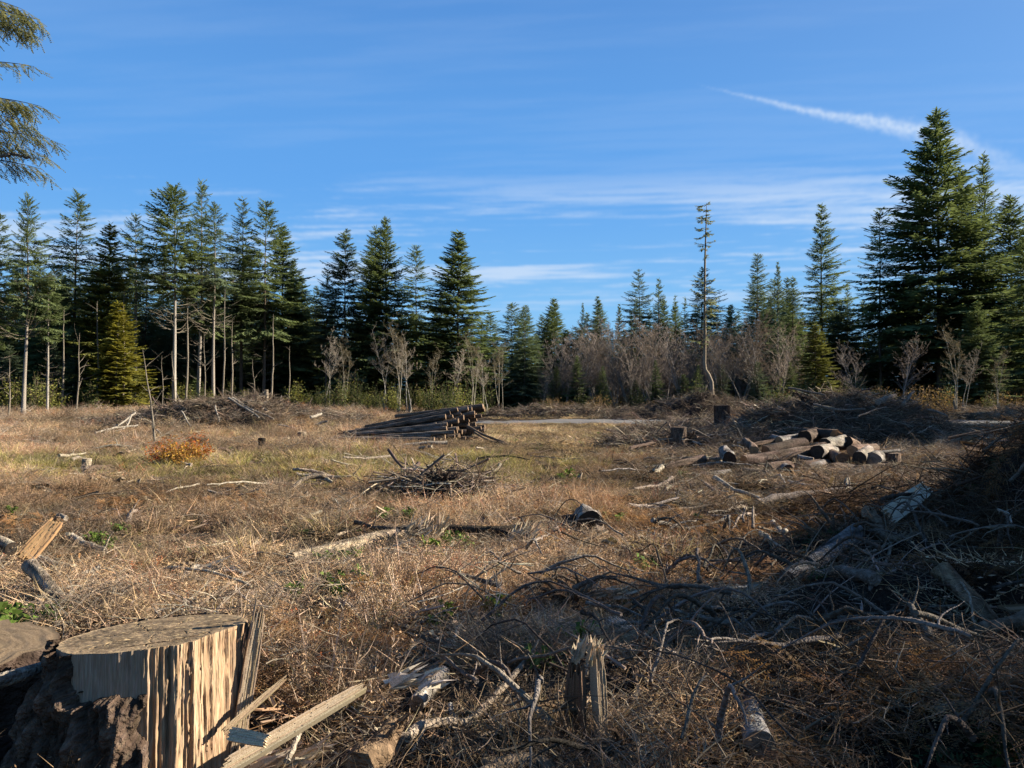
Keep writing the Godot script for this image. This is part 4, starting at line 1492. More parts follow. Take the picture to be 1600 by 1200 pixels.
func slender_tree() -> void:
	var d := 61.0
	var x := gx(1113, d)
	var b := on(x, d)
	var o := thing("slender_tree", "lone thin tree with a crooked foot and sparse tufts of needles", "tree", b)
	rng.seed = 901
	var H := eye_h + (HORIZON - 315) / F * d - b.y
	var s := d / F
	var mb := MB.new()
	var pts := PackedVector3Array()
	var rr := PackedFloat32Array()
	for q in [[0, 0.0, 0.17], [-1, 0.06, 0.16], [-6, 0.10, 0.15], [-11, 0.125, 0.145], [-12, 0.16, 0.14], [-11, 0.3, 0.12], [-11, 0.5, 0.10], [-10, 0.7, 0.075], [-8, 0.88, 0.045], [-7, 1.0, 0.015]]:
		pts.push_back(Vector3(q[0] * s, q[1] * H - (0.3 if q[1] == 0.0 else 0.0), 0))
		rr.push_back(q[2])
	mb.tube(pts, rr, 8, col(0.44, 0.37, 0.28), col(0.34, 0.28, 0.2), 0.06, rng)
	part(o, "trunk", mb.mesh(bark_m))
	var cr := MB.new()
	var ca := col(0.09, 0.11, 0.06)
	var cb := col(0.22, 0.23, 0.13)
	for i in 66:
		var t := R(0.24, 1.0) if i < 54 else R(0.82, 1.0)
		if t > 0.60 and t < 0.66:
			continue
		var L := (0.35 + 1.5 * (1.0 - t) * R(0.3, 1.2)) * R(0.5, 1.5) + 0.12
		if i == 5: L = 2.2; t = 0.80
		spray_branch(cr, Vector3(-10.0 * s, t * H, 0), R(0, TAU), L, R(-0.1, 0.5), 0.5, ca, cb, 0.07, 0.18)
	part(o, "crown", cr.mesh(leaf_m))

const BARE := [
	# px, depth, height px, label
	[510, 66, 118, "pale many-stemmed bare alder at the wood edge past the orange brush"],
	[536, 68, 105, "slim bare alder second from the orange brush"],
	[600, 66, 125, "pale bare alder with a forked top before the middle firs"],
	[622, 66, 130, "bare alder with twin whitish stems before the middle firs"],
	[640, 67, 120, "leaning whitish bare alder before the airy dark fir"],
	[676, 69, 95, "short bare alder just over the log deck"],
	[706, 70, 105, "thin bare alder in front of the wide pyramid fir"],
	[738, 68, 120, "bare alder over the high end of the log deck"],
	[760, 70, 105, "grey bare alder between the log deck and the track"],
	[784, 72, 112, "thin leaning bare alder beside the small lone fir"],
	[905, 78, 120, "brownish bare alder where the far alder thicket begins"],
	[930, 80, 125, "brownish bare alder with a rounded head, second in the far thicket"],
	[962, 78, 112, "bare alder with pale stems in the dip of the far thicket"],
	[985, 77, 132, "tall bare alder with two white stems in the far thicket"],
	[1012, 78, 124, "bare alder below the taller twin fir"],
	[1040, 80, 128, "grey-brown bare alder below the shorter twin fir"],
	[1066, 78, 122, "grey-brown bare alder close beside the lone thin tree"],
	[1092, 80, 115, "bare alder hidden behind the foot of the lone thin tree"],
	[1128, 76, 118, "bare alder arching past the lone thin tree"],
	[1160, 75, 130, "wide grey-brown bare alder under the grey-green fir"],
	[1190, 74, 138, "tall grey-brown bare alder with a dense twiggy head"],
	[1215, 76, 118, "bare alder under the fir with the bent tip"],
	[1405, 62, 110, "bare alder in the shade beneath the giant fir"],
	[1492, 54, 128, "pale bare alder with upright stems before the giant fir"],
	[1505, 55, 105, "small bare alder beside the upright pale one"],
	[1560, 54, 95, "bare alder on the shaded bank near the picture edge"],
	[1340, 66, 100, "bare alder behind the slash mound"],
]

func bare_trees() -> void:
	var kinds := [
		bare_tree(61, 9.0, 3, col(0.29, 0.27, 0.235), col(0.175, 0.145, 0.12)), bare_tree(62, 9.0, 4, col(0.23, 0.21, 0.18), col(0.165, 0.13, 0.105)),
		bare_tree(63, 9.0, 2, col(0.36, 0.335, 0.28), col(0.20, 0.17, 0.13), true), bare_tree(64, 9.0, 3, col(0.33, 0.30, 0.235), col(0.21, 0.18, 0.12), true),
	]
	rng.seed = 333
	for i in BARE.size():
		var t: Array = BARE[i]
		var d: float = t[1]
		var b := on(gx(t[0], d), d)
		var o := thing("alder_tree", t[3], "tree", b)
		o.rotation.y = R(0, TAU)
		var k: Array = kinds[2 + i % 2] if t[0] < 800 or t[0] > 1480 else kinds[i % 2]
		var sc: float = t[2] / F * d / 9.0 * 1.06
		part(o, "trunk", k[0]).scale = Vector3.ONE * sc
		part(o, "twigs", k[1]).scale = Vector3(sc, sc, sc) * Vector3(1.15, 1.0, 1.15)
	# thickets between them
	var merged := []
	for i in 44:
		var px := 840.0 + 420.0 * (i + rng.randf()) / 44.0
		var d := R(74, 92)
		var o := thing("alder_tree", "merged bare alder in the far thicket under the twin firs", "tree", on(gx(px, d), d), "merged bare alders of the far thicket")
		o.rotation.y = R(0, TAU)
		var sc := R(58, 128) / F * d / 9.0
		part(o, "trunk", kinds[i % 2][0]).scale = Vector3.ONE * sc
		part(o, "twigs", kinds[i % 2][1]).scale = Vector3.ONE * sc
		merged.append([o, px])
	count_along(merged, "merged bare alders", "in the thicket below")
	# understorey along the wood's edge
	var shr := [leafy_shrub(71, 2.2, 1.2, 700, 0.16, col(0.07, 0.085, 0.025), col(0.22, 0.21, 0.055), col(0.12, 0.09, 0.06)), leafy_shrub(72, 2.6, 1.1, 520, 0.15, col(0.035, 0.05, 0.02), col(0.10, 0.11, 0.035), col(0.14, 0.11, 0.07)), leafy_shrub(73, 1.6, 1.3, 420, 0.12, col(0.11, 0.075, 0.035), col(0.20, 0.13, 0.05), col(0.15, 0.1, 0.06))]
	var spots := []
	for i in 26:
		var sx := 20.0 + i * 17.5 + R(-8, 8)
		spots.append([sx, 51.0 + 25.0 * sx / 480.0 + R(0, 9), R(0.6, 1.3), (1 if i % 3 else 0)])
	for i in 26:
		spots.append([470.0 + 310.0 * i / 26.0 + R(-8, 8), R(62, 74), R(0.6, 1.5), 0 if i % 3 == 0 else 1])
	for i in 24:
		spots.append([850.0 + 390.0 * i / 24.0 + R(-8, 8), R(66, 74), R(0.7, 1.3), 2 if i % 3 else 1])
	for i in 34:
		spots.append([1200.0 + 440.0 * i / 34.0 + R(-8, 8), R(56, 72), R(0.7, 1.5), 1 if i % 2 else 2])
	var low := {}
	for i in spots.size():
		var s: Array = spots[i]
		var where := "under the pale-trunked stand" if s[0] < 470 else ("before the middle firs behind the log deck" if s[0] < 800 else ("along the far alder thicket" if s[0] < 1190 else "on the shaded bank under the giant fir"))
		var look: String = ["yellow-green", "dull green", "brown-leaved"][s[3]]
		var o := thing("understorey_shrub", "one of the %s shrubs growing %s" % [look, where], "shrub", on(gx(s[0], s[1]), s[1]), "%s shrubs %s" % [look, where])
		o.rotation.y = R(0, TAU)
		part(o, "stems", shr[s[3]][0]).scale = Vector3.ONE * s[2]
		part(o, "foliage", shr[s[3]][1]).scale = Vector3.ONE * s[2]
		if not low.has(look):
			low[look] = []
		low[look].append([o, s[0]])
	for look in low:
		count_along(low[look], "%s low shrubs" % look, "growing before")
	# coloured autumn brush
	var red := leafy_shrub(75, 1.1, 0.8, 900, 0.085, col(0.24, 0.055, 0.018), col(0.40, 0.13, 0.03), col(0.14, 0.07, 0.04))
	var gold := leafy_shrub(76, 0.85, 0.75, 1300, 0.075, col(0.22, 0.10, 0.025), col(0.34, 0.20, 0.035), col(0.13, 0.08, 0.04))
	var autumn := [[428, 53, 1.0, red, "rust-red brush at the foot of the stout fir, beside the slash pile poles"], [446, 54, 1.1, red, "rust-red brush, middle clump by the end of the tall stand"], [470, 54, 0.95, red, "rust-red brush clump where the wood edge turns to alders"], [494, 55, 0.7, red, "small rust-red brush clump before the bare alders"],
		[284, 21.0, 1.05, gold, "gold and orange bush alone in front of the slash pile"], [306, 21.8, 0.85, red, "orange-red bush joined to the gold bush below the slash pile"], [258, 21.8, 0.8, red, "thin orange bush beside the slender dead pole"]]
	for a in autumn:
		var o := thing("autumn_bush", a[4], "bush", on(gx(a[0], a[1]), a[1], -0.05))
		part(o, "stems", a[3][0]).scale = Vector3.ONE * a[2]
		part(o, "foliage", a[3][1]).scale = Vector3.ONE * a[2]
	# slender stems in front of the wood
	var poles := [[222, 545, 243, 696, 31, 0.05, "slender leaning bare sapling standing before the slash pile"], [123, 520, 119, 648, 55, 0.07, "thin pale stem with one bent arm beside the low bright cedar"], [268, 548, 272, 640, 62, 0.08, "thin pale stem close to the fir with curved dead boughs"], [318, 520, 319, 636, 65, 0.07, "thin pale stem between two trunks over the slash pile"], [394, 560, 396, 632, 68, 0.06, "thin grey stem beside the stout brown trunk"], [14, 560, 13, 655, 51, 0.07, "dull thin stem by the picture edge before the wood"], [150, 470, 152, 646, 62, 0.10, "straight pale trunk rising just past the thin stem with the bent arm"], [192, 455, 191, 645, 64, 0.10, "straight pale trunk showing through the edge of the bright cedar"], [291, 440, 290, 638, 68, 0.12, "pale trunk just past the fir with curved dead boughs"], [350, 450, 347, 636, 66, 0.10, "pale slightly leaning trunk past the fir with bent bare boughs"], [362, 500, 361, 634, 72, 0.11, "grey trunk in shade before the straight brown-trunked fir"], [426, 490, 423, 630, 70, 0.11, "grey trunk standing between the stout fir and the dense fir"], [452, 540, 450, 628, 72, 0.08, "thin grey trunk under the dense fir ending the stand"], [98, 480, 96, 650, 60, 0.10, "grey-brown trunk under the blue-green fir"], [252, 555, 253, 640, 62, 0.05, "grey thin stem before the narrow dark fir"]]
	for p in poles:
		var foot_y: float = HORIZON + F * (eye_h - ground(gx(p[2], p[4]), -p[4])) / p[4]
		branch_seen("thin_sapling", p[6], [[p[2], foot_y + 2, p[4]], [lerpf(p[2], p[0], 0.4) + 2, lerpf(p[3], p[1], 0.4), p[4]], [lerpf(p[2], p[0], 0.75), lerpf(p[3], p[1], 0.75), p[4]], [p[0], p[1], p[4]]], p[5], p[5] * 0.14, col(0.31, 0.27, 0.21), 9 if p[5] < 0.08 else 5, "", 0.3 if p[5] < 0.08 else 0.14, "sapling")

# the near conifer whose boughs hang into the corner of the view
func overhanging_tree() -> void:
	var d := 9.4
	var b := on(-9.3, d)
	var o := thing("hemlock_tree", "near conifer with drooping boughs hanging into the top corner of the sky", "tree", b)
	rng.seed = 1200
	var tm := MB.new()
	tm.tube(PackedVector3Array([Vector3(0, -0.3, 0), Vector3(0.05, 3, 0), Vector3(0, 7, 0), Vector3(0, 12, 0)]), PackedFloat32Array([0.26, 0.2, 0.15, 0.05]), 12, col(0.14, 0.1, 0.08), col(0.14, 0.1, 0.08), 0.08, rng)
	part(o, "trunk", tm.mesh(bark_m))
	var ca := col(0.07, 0.09, 0.045)
	var cb := col(0.28, 0.27, 0.13)
	# each bough: where its tip hangs in the photograph, and how heavy it is
	for q in [[46, 22, 9.2, 0.5, 0.65], [24, 6, 9.6, 0.5, 0.9], [44, 98, 9.1, 0.32, 0.4], [58, 162, 9.3, 0.42, 0.55], [70, 214, 9.2, 0.62, 0.6], [30, 160, 9.7, 0.6, 0.9], [60, 262, 9.3, 0.75, 0.55], [40, 190, 9.5, 0.55, 0.75], [60, 238, 9.4, 0.7, 0.6], [36, 40, 9.4, 0.5, 0.7]]:
		var tip := ray(q[0], q[1], q[2]) - b
		var root := Vector3(0.1, tip.y - R(0.1, 0.5), 0)
		var mid: Vector3 = root.lerp(tip, 0.62) + Vector3.UP * (0.35 + 0.3 * q[3])
		var wood := MB.new()
		var lf := MB.new()
		var n := 30
		var pp := PackedVector3Array()
		var rr := PackedFloat32Array()
		for i in n + 1:
			var t := float(i) / n
			pp.push_back(root.lerp(mid, t).lerp(mid.lerp(tip, t), t))
			rr.push_back(0.028 * (1.0 - 0.93 * t))
		wood.tube(pp, rr, 5, col(0.2, 0.16, 0.12), col(0.15, 0.12, 0.08), 0.08, rng)
		for i in range(12, n + 1):
			var t := float(i) / n
			var ax := (pp[i] - pp[i - 1]).normalized()
			for sg in [-1.0, 1.0, -0.5, 0.5]:
				if rng.randf() < 0.15: continue
				var out: Vector3 = ax.cross(Vector3.UP).normalized() * sg
				var d2: Vector3 = (ax * 0.8 + out * R(0.4, 1.0) + Vector3.DOWN * R(0.1, 0.9)).normalized()
				var L: float = (0.2 + 0.62 * (1.0 - t) + 0.1) * R(0.5, 1.15) * q[4]
				var p := pp[i]
				var m := int(L / 0.022)
				var cc := ca.lerp(cb, R(0.1, 1.0))
				for k in m:
					d2 = (d2 + Vector3(R(-0.08, 0.08), -0.035, R(-0.08, 0.08))).normalized()
					var p2 := p + d2 * 0.022
					lf.tri(p + Vector3.UP * 0.002, p - Vector3.UP * 0.002, p2, col(0.12, 0.09, 0.06))
					for s2 in [-1.0, 1.0]:
						var nd: Vector3 = (d2 * 0.7 + d2.cross(Vector3.UP).normalized() * s2 + Vector3(R(-0.3, 0.3), R(-0.4, 0.3), R(-0.3, 0.3))).normalized()
						lf.kite(p2, nd * R(0.022, 0.042), nd.cross(Vector3.UP).normalized() * 0.009, Vector3.ZERO, vary(cc, 0.25))
					if k % 2 == 1 and L > 0.1:
						var d3: Vector3 = (d2 + Vector3(R(-1, 1), R(-0.8, 0.2), R(-1, 1)) * 0.9).normalized()
						var p3 := p2
						for j in 6:
							var nx := p3 + d3 * 0.02
							for s3 in [-1.0, 1.0]:
								var ne: Vector3 = (d3 * 0.7 + d3.cross(Vector3.UP).normalized() * s3).normalized()
								lf.kite(nx, ne * R(0.02, 0.04), ne.cross(Vector3.UP).normalized() * 0.008, Vector3.ZERO, vary(cc, 0.25))
							p3 = nx
					p = p2
		var br := part(o, "bough", wood.mesh(bark_m))
		part(br, "needles", lf.mesh(leaf_m))
	# the broken bare stub below them
	var s0 := ray(-30, 240, 9.2) - b
	var s1 := ray(40, 241, 9.2) - b
	part(o, "bare_stub", branch_mesh(PackedVector3Array([Vector3(0.1, s0.y, 0), s0, s0.lerp(s1, 0.6) + Vector3(0, 0.03, 0), s1]), 0.03, 0.014, col(0.34, 0.27, 0.2), 1, 6, 0.1, 0.05))

# ---------------------------------------------------------------- brush on the ground
var clumps := FastNoiseLite.new()

func make_kinds() -> void:
	clumps.seed = 55
	clumps.frequency = 0.75
	clumps.fractal_octaves = 2
	var stalkc := col(0.26, 0.205, 0.15)
	kind("dry_weeds", "brown dead weeds with curled leaves over the whole clearing", [
		weed_clump(101, 0.26, 0.28, 22, 6, 0.013, stalkc, col(0.25, 0.17, 0.11)), weed_clump(102, 0.20, 0.30, 22, 7, 0.012, stalkc * 0.9, col(0.21, 0.145, 0.10)),
		weed_clump(103, 0.32, 0.24, 20, 5, 0.014, stalkc * 1.15, col(0.30, 0.21, 0.13)), weed_clump(104, 0.17, 0.32, 24, 7, 0.011, stalkc * 0.8, col(0.23, 0.16, 0.11))])
	kind("pale_stalks", "pale dry stalks and bare canes among the weeds", [
		weed_clump(105, 0.42, 0.24, 16, 0, 0.02, col(0.34, 0.27, 0.19), col(0.3, 0.2, 0.1)), weed_clump(106, 0.52, 0.18, 12, 1, 0.016, col(0.36, 0.27, 0.18), col(0.24, 0.15, 0.09))])
	kind("red_stalks", "reddish bare canes among the weeds", [weed_clump(107, 0.42, 0.2, 16, 1, 0.018, col(0.22, 0.09, 0.06), col(0.22, 0.07, 0.04)), weed_clump(108, 0.32, 0.25, 18, 3, 0.02, col(0.2, 0.1, 0.07), col(0.26, 0.09, 0.04))])
	kind("bracken", "brown collapsed bracken fronds", [
		fern_clump(111, 7, 0.62, 1.5, 0.20, col(0.26, 0.14, 0.06), col(0.34, 0.20, 0.095)), fern_clump(112, 6, 0.52, 2.0, 0.22, col(0.22, 0.115, 0.05), col(0.30, 0.17, 0.08)), fern_clump(113, 8, 0.7, 1.1, 0.18, col(0.20, 0.12, 0.065), col(0.28, 0.18, 0.10))])
	kind("green_fern", "dark green fern fronds in the shade", [fern_clump(115, 8, 0.6, 1.0, 0.16, col(0.025, 0.045, 0.018), col(0.05, 0.075, 0.028)), fern_clump(116, 7, 0.5, 1.2, 0.17, col(0.03, 0.045, 0.02), col(0.07, 0.085, 0.035))])
	kind("fine_twigs", "fine broken twigs strewn over the ground", [
		tangle_clump(121, 20, 0.30, 0.0042, 0.24, 0.6, col(0.13, 0.10, 0.075), col(0.40, 0.33, 0.25)), tangle_clump(122, 22, 0.24, 0.0036, 0.26, 0.4, col(0.11, 0.085, 0.065), col(0.36, 0.29, 0.22)), tangle_clump(123, 16, 0.44, 0.005, 0.22, 0.8, col(0.16, 0.12, 0.09), col(0.46, 0.39, 0.30))])
	kind("broken_sticks", "broken sticks left by the felling", [
		tangle_clump(124, 9, 0.9, 0.013, 0.35, 0.25, col(0.20, 0.15, 0.11), col(0.48, 0.41, 0.32)), tangle_clump(125, 7, 1.2, 0.016, 0.35, 0.3, col(0.16, 0.12, 0.09), col(0.44, 0.37, 0.28)), tangle_clump(126, 10, 0.7, 0.010, 0.3, 0.2, col(0.24, 0.18, 0.13), col(0.52, 0.44, 0.33))])
	kind("slash_sticks", "thick broken sticks and limbs heaped on the slash piles", [
		tangle_clump(171, 9, 1.7, 0.026, 0.6, 0.55, col(0.14, 0.105, 0.08), col(0.42, 0.36, 0.29)), tangle_clump(172, 10, 1.3, 0.020, 0.6, 0.8, col(0.11, 0.085, 0.065), col(0.36, 0.30, 0.24)), tangle_clump(173, 7, 2.3, 0.034, 0.5, 0.4, col(0.12, 0.09, 0.07), col(0.34, 0.28, 0.22))])
	kind("root_strands", "crooked root strands hanging from the torn brush", [
		tangle_clump(127, 20, 0.8, 0.008, 0.25, 0.9, col(0.12, 0.085, 0.06), col(0.32, 0.25, 0.18)), tangle_clump(128, 22, 0.65, 0.007, 0.3, 0.6, col(0.10, 0.075, 0.055), col(0.28, 0.22, 0.16))])
	kind("straw", "straw-coloured short grass and stubble", [
		grass_clump(131, 46, 0.22, 0.16, 0.9, col(0.36, 0.27, 0.14), col(0.42, 0.34, 0.17)), grass_clump(132, 40, 0.30, 0.14, 0.8, col(0.32, 0.23, 0.12), col(0.44, 0.36, 0.19)), grass_clump(133, 44, 0.16, 0.2, 1.1, col(0.30, 0.22, 0.12), col(0.38, 0.30, 0.15))])
	kind("yellow_grass", "yellow-green grass in the damp strip of the clearing", [
		grass_clump(134, 50, 0.36, 0.16, 0.7, col(0.20, 0.185, 0.055), col(0.36, 0.30, 0.11)), grass_clump(135, 46, 0.28, 0.18, 0.9, col(0.15, 0.16, 0.05), col(0.30, 0.26, 0.10))])
	kind("wood_chips", "wood chips and bark flakes on the bare soil", [
		chip_clump(141, 34, 0.035, 0.3, col(0.17, 0.12, 0.08), col(0.48, 0.38, 0.26)), chip_clump(142, 26, 0.055, 0.35, col(0.14, 0.10, 0.07), col(0.42, 0.32, 0.22)), chip_clump(143, 14, 0.09, 0.35, col(0.12, 0.085, 0.06), col(0.36, 0.28, 0.2))])
	kind("bark_chunks", "dark bark chunks and broken wood on the soil", [chip_clump(144, 7, 0.13, 0.35, col(0.06, 0.045, 0.035), col(0.26, 0.2, 0.15)), chip_clump(145, 5, 0.17, 0.3, col(0.08, 0.06, 0.045), col(0.36, 0.28, 0.2))])
	kind("leaf_litter", "matted dead leaves and stem scraps on the soil", [litter_clump(161, 70, 0.026, 0.28, col(0.14, 0.085, 0.05), col(0.33, 0.23, 0.14)), litter_clump(162, 60, 0.032, 0.3, col(0.17, 0.11, 0.065), col(0.40, 0.30, 0.19)), litter_clump(163, 80, 0.02, 0.26, col(0.11, 0.075, 0.05), col(0.28, 0.19, 0.12))])
	kind("green_weeds", "fresh green broad-leaved weeds", [rosette_clump(151, 34, 0.11, col(0.07, 0.12, 0.02), col(0.15, 0.22, 0.045)), rosette_clump(152, 26, 0.09, col(0.05, 0.09, 0.02), col(0.11, 0.16, 0.04))])
	kind("salal", "dark green leafy undergrowth in the shade", [rosette_clump(153, 44, 0.09, col(0.02, 0.04, 0.012), col(0.05, 0.075, 0.022))])

# no brush where the big pieces stand: x, depth, radius
var clear := []
var low_only := []

func kept_low(x: float, d: float) -> bool:
	for q in low_only:
		var dx: float = x - q[0]
		if absf(dx) < q[2]:
			var dz: float = d - q[1]
			if dx * dx + dz * dz < q[2] * q[2]:
				return true
	return false

func blocked(x: float, d: float) -> bool:
	for q in clear:
		var dx: float = x - q[0]
		var dz: float = d - q[1]
		if dx * dx + dz * dz < q[2] * q[2]:
			return true
	return false

const HEAPS := [[13.6, 33.0, 3.4, 2.3, 800], [16.6, 33.6, 2.6, 2.1, 450], [11.0, 34.0, 2.2, 1.8, 260], [9.0, 38.5, 3.4, 2.0, 360], [6.8, 31.0, 3.0, 1.5, 380], [-18.0, 46.0, 4.4, 2.2, 620], [-15.2, 47.5, 2.6, 1.8, 240], [-22.5, 46.5, 3.2, 1.8, 260], [-13.0, 50.0, 3.4, 2.2, 200], [9.6, 20.3, 3.0, 1.3, 0], [13.0, 60.0, 6.0, 2.4, 300], [4.0, 64.0, 7.0, 2.2, 300], [-1.4, 14.0, 0.9, 0.6, 60]]

func on_heap(x: float, d: float) -> bool:
	for h in HEAPS:
		var u: float = (x - h[0]) / h[2]
		var w: float = (d - h[1]) / h[3]
		if u * u + w * w < 1.0:
			return true
	return false

func ground_cover() -> void:
	make_kinds()
	clear = [[-1.62, 3.5, 0.52], [-2.75, 3.75, 0.55], [-1.15, 3.2, 0.3], [6.48, 29.6, 0.9], [10.2, 36.8, 1.1], [10.2, 35.4, 1.0], [6.4, 28.6, 0.8], [10.75, 21.6, 0.6],
		[-6.0, 35.0, 1.6], [-4.2, 34.0, 1.6], [-3.0, 34.6, 1.6], [-7.3, 36.0, 1.2], [-5.0, 36.4, 1.8]]
	# keep the pieces one can pick out in sight: nothing tall on them nor just before them
	for q in [[52, 6.9, 0.25], [78, 6.6, 0.25], [104, 6.25, 0.3], [45, 7.7, 0.3], [80, 7.8, 0.35], [0, 8.3, 0.3], [470, 8.0, 0.3], [520, 8.5, 0.3], [570, 8.9, 0.3], [630, 9.4, 0.3], [680, 9.4, 0.35], [664, 9.0, 0.3], [760, 9.5, 0.35], [812, 9.1, 0.35], [918, 10.2, 0.4], [718, 6.6, 0.2], [120, 8.9, 0.25], [160, 8.5, 0.25], [90, 7.7, 0.25], [146, 7.35, 0.25], [310, 7.6, 0.3], [370, 7.5, 0.3], [440, 7.7, 0.25], [185, 6.8, 0.25],
		[1150, 7.1, 0.25], [1190, 7.2, 0.25], [1176, 5.0, 0.3], [1175, 4.2, 0.4], [985, 5.6, 0.3], [915, 3.8, 0.25], [690, 5.0, 0.2], [700, 3.9, 0.3], [630, 3.7, 0.3], [800, 3.45, 0.25], [1375, 8.5, 0.4], [1410, 8.4, 0.3], [1415, 10.9, 0.5], [1510, 6.0, 0.35], [1540, 5.3, 0.3], [1200, 9.2, 0.25], [1216, 10.0, 0.25], [1240, 13.2, 0.3], [1300, 13.4, 0.3], [1150, 14.0, 0.3], [1125, 13.9, 0.3], [1254, 15.0, 0.3], [860, 6.7, 0.3], [892, 6.4, 0.3], [935, 6.6, 0.3], [683, 13.5, 0.5], [470, 3.4, 0.3], [420, 3.2, 0.3], [520, 3.4, 0.25], [660, 4.3, 0.25], [137, 18, 0.4], [410, 29, 0.5], [460, 34, 0.6], [1060, 29.6, 0.5], [1128, 37.0, 0.6], [1389, 21.6, 0.5], [1140, 19.3, 0.4], [1070, 19.5, 0.4], [1230, 17.8, 0.4]]:
		low_only.append([gx(q[0], q[1]), q[1] - 0.12, q[2]])
		for j in 4 if q[1] < 12.0 and q[1] > 5.5 else 1:
			var e: float = q[1] - q[2] * 1.3 * (j + 1)
			low_only.append([gx(q[0], e), e, q[2] * 1.1])
	rng.seed = 2024
	var n := 120000
	for i in n:
		var d := 2.2 + 60.0 * pow(rng.randf(), 1.35)
		var x := R(-1, 1) * (0.72 * d + 2.2)
		if blocked(x, d):
			continue
		var px := 800.0 + F * x / d
		var k := patch.get_noise_2d(x, d)
		var k2 := patch.get_noise_2d(x * 0.6 + 90.0, d * 0.6)
		var big := 1.0 + smooth(14.0, 50.0, d) * 0.9
		if d > 30.0 and road_dist(x, d) < 2.9:
			if d > 44.0 or rng.randf() < 0.8:
				continue
		var strip := smooth(15.5, 18.5, d + k * 2.0) * (1.0 - smooth(23.0, 27.0, d + k * 3.0)) * (1.0 - smooth(-1.0, 3.0, x - 0.02 * d))
		var slope := smooth(22.0, 27.0, d) * smooth(-0.12 * d - 1.0, -0.04 * d + 1.0, x) * (1.0 - smooth(0.14 * d, 0.22 * d, x))
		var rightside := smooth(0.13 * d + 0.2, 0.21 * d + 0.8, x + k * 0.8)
		if slope > 0.5:
			big = minf(big, 1.15)
		var r := rng.randf()
		var t := vary(col(0.97, 1.0, 1.02), 0.34) * (1.0 + 0.8 * k2)
		var mood := clumps.get_noise_2d(x * 0.45 + 300.0, d * 0.45)
		if mood > 0.12:
			t = t * col(0.95, 0.89, 0.82)
		elif mood < -0.15:
			t = t * col(0.66, 0.64, 0.62)
		var gap := clumps.get_noise_2d(x, d)
		if gap < (0.06 if d < 7.0 else -0.03) - 0.1 * R(0, 1) and rng.randf() < 0.9 and slope < 0.5:
			continue
		if rightside > 0.5 and d < 12.0 and rng.randf() < 0.74:
			continue
		var tall := lerpf(0.55, 1.3, smooth(0.0, 0.5, gap + 0.5 * k2))
		big *= tall
		if on_heap(x, d) and rng.randf() < 0.93:
			continue
		if kept_low(x, d):
			put("leaf_litter" if r < 0.66 else ("fine_twigs" if r < 0.9 else "wood_chips"), x, d, R(0.4, 0.8) if r > 0.66 else R(0.7, 1.1), t, 0.2)
			continue
		if i % 29 == 0 and slope < 0.5:
			put("bark_chunks", x, d, R(0.5, 1.1) * minf(big, 1.3), t, 0.2, 0.02)
			continue
		if i % 4 == 0:
			put("leaf_litter", x, d, R(0.7, 1.3) * big, t, 0.3, 0.01)
			continue
		if strip > rng.randf():
			put("yellow_grass" if r < 0.62 else ("straw" if r < 0.75 else "dry_weeds"), x, d, R(0.7, 1.2) * big * 0.9, t)
			continue
		if slope > rng.randf():
			if d > 42.0:
				big = 0.8
				r *= 0.8
			if r < 0.55:
				put("straw", x, d, R(0.6, 1.0) * big, t)
			elif r < 0.80:
				put("wood_chips", x, d, R(0.7, 1.3) * big, t, 0.2, 0.01)
			elif r < 0.90:
				put("fine_twigs", x, d, R(0.4, 0.8) * big, t)
			elif r < 0.93:
				put("green_weeds", x, d, R(0.5, 1.0) * big, t)
			else:
				put("dry_weeds", x, d, R(0.3, 0.6) * big, t)
			continue
		if rightside > rng.randf():
			if d > 12.0:
				if r < 0.34:
					put("fine_twigs", x, d, R(0.6, 1.1) * big, t * 0.95)
				elif r < 0.62:
					put("wood_chips", x, d, R(0.7, 1.4) * big, t * 0.8, 0.2, 0.01)
				elif r < 0.72:
					put("broken_sticks", x, d, R(0.4, 0.9) * big, t)
				elif r < 0.84:
					put("dry_weeds", x, d, R(0.5, 0.9) * big, t)
				elif r < 0.90:
					put("bracken", x, d, R(0.6, 1.0) * big, t)
				else:
					put("straw", x, d, R(0.5, 0.9) * big, t)
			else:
				t = t * Color(0.50, 0.44, 0.40)  # plants in the shaded zone tinted darker to deepen the shade
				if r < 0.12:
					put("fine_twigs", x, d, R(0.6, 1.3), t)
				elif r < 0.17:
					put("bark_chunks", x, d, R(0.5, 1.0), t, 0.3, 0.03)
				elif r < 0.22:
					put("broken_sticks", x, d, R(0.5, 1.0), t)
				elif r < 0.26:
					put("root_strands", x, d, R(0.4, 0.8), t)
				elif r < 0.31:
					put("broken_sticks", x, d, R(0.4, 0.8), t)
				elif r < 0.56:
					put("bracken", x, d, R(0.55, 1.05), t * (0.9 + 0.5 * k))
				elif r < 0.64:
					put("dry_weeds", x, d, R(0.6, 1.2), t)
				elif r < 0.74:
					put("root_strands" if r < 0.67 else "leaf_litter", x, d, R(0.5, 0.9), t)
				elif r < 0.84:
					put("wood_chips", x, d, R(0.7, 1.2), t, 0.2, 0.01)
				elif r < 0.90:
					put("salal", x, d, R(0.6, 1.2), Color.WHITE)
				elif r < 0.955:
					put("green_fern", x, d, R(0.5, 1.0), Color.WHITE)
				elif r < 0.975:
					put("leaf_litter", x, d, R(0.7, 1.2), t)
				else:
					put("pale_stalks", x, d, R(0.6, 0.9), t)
			continue
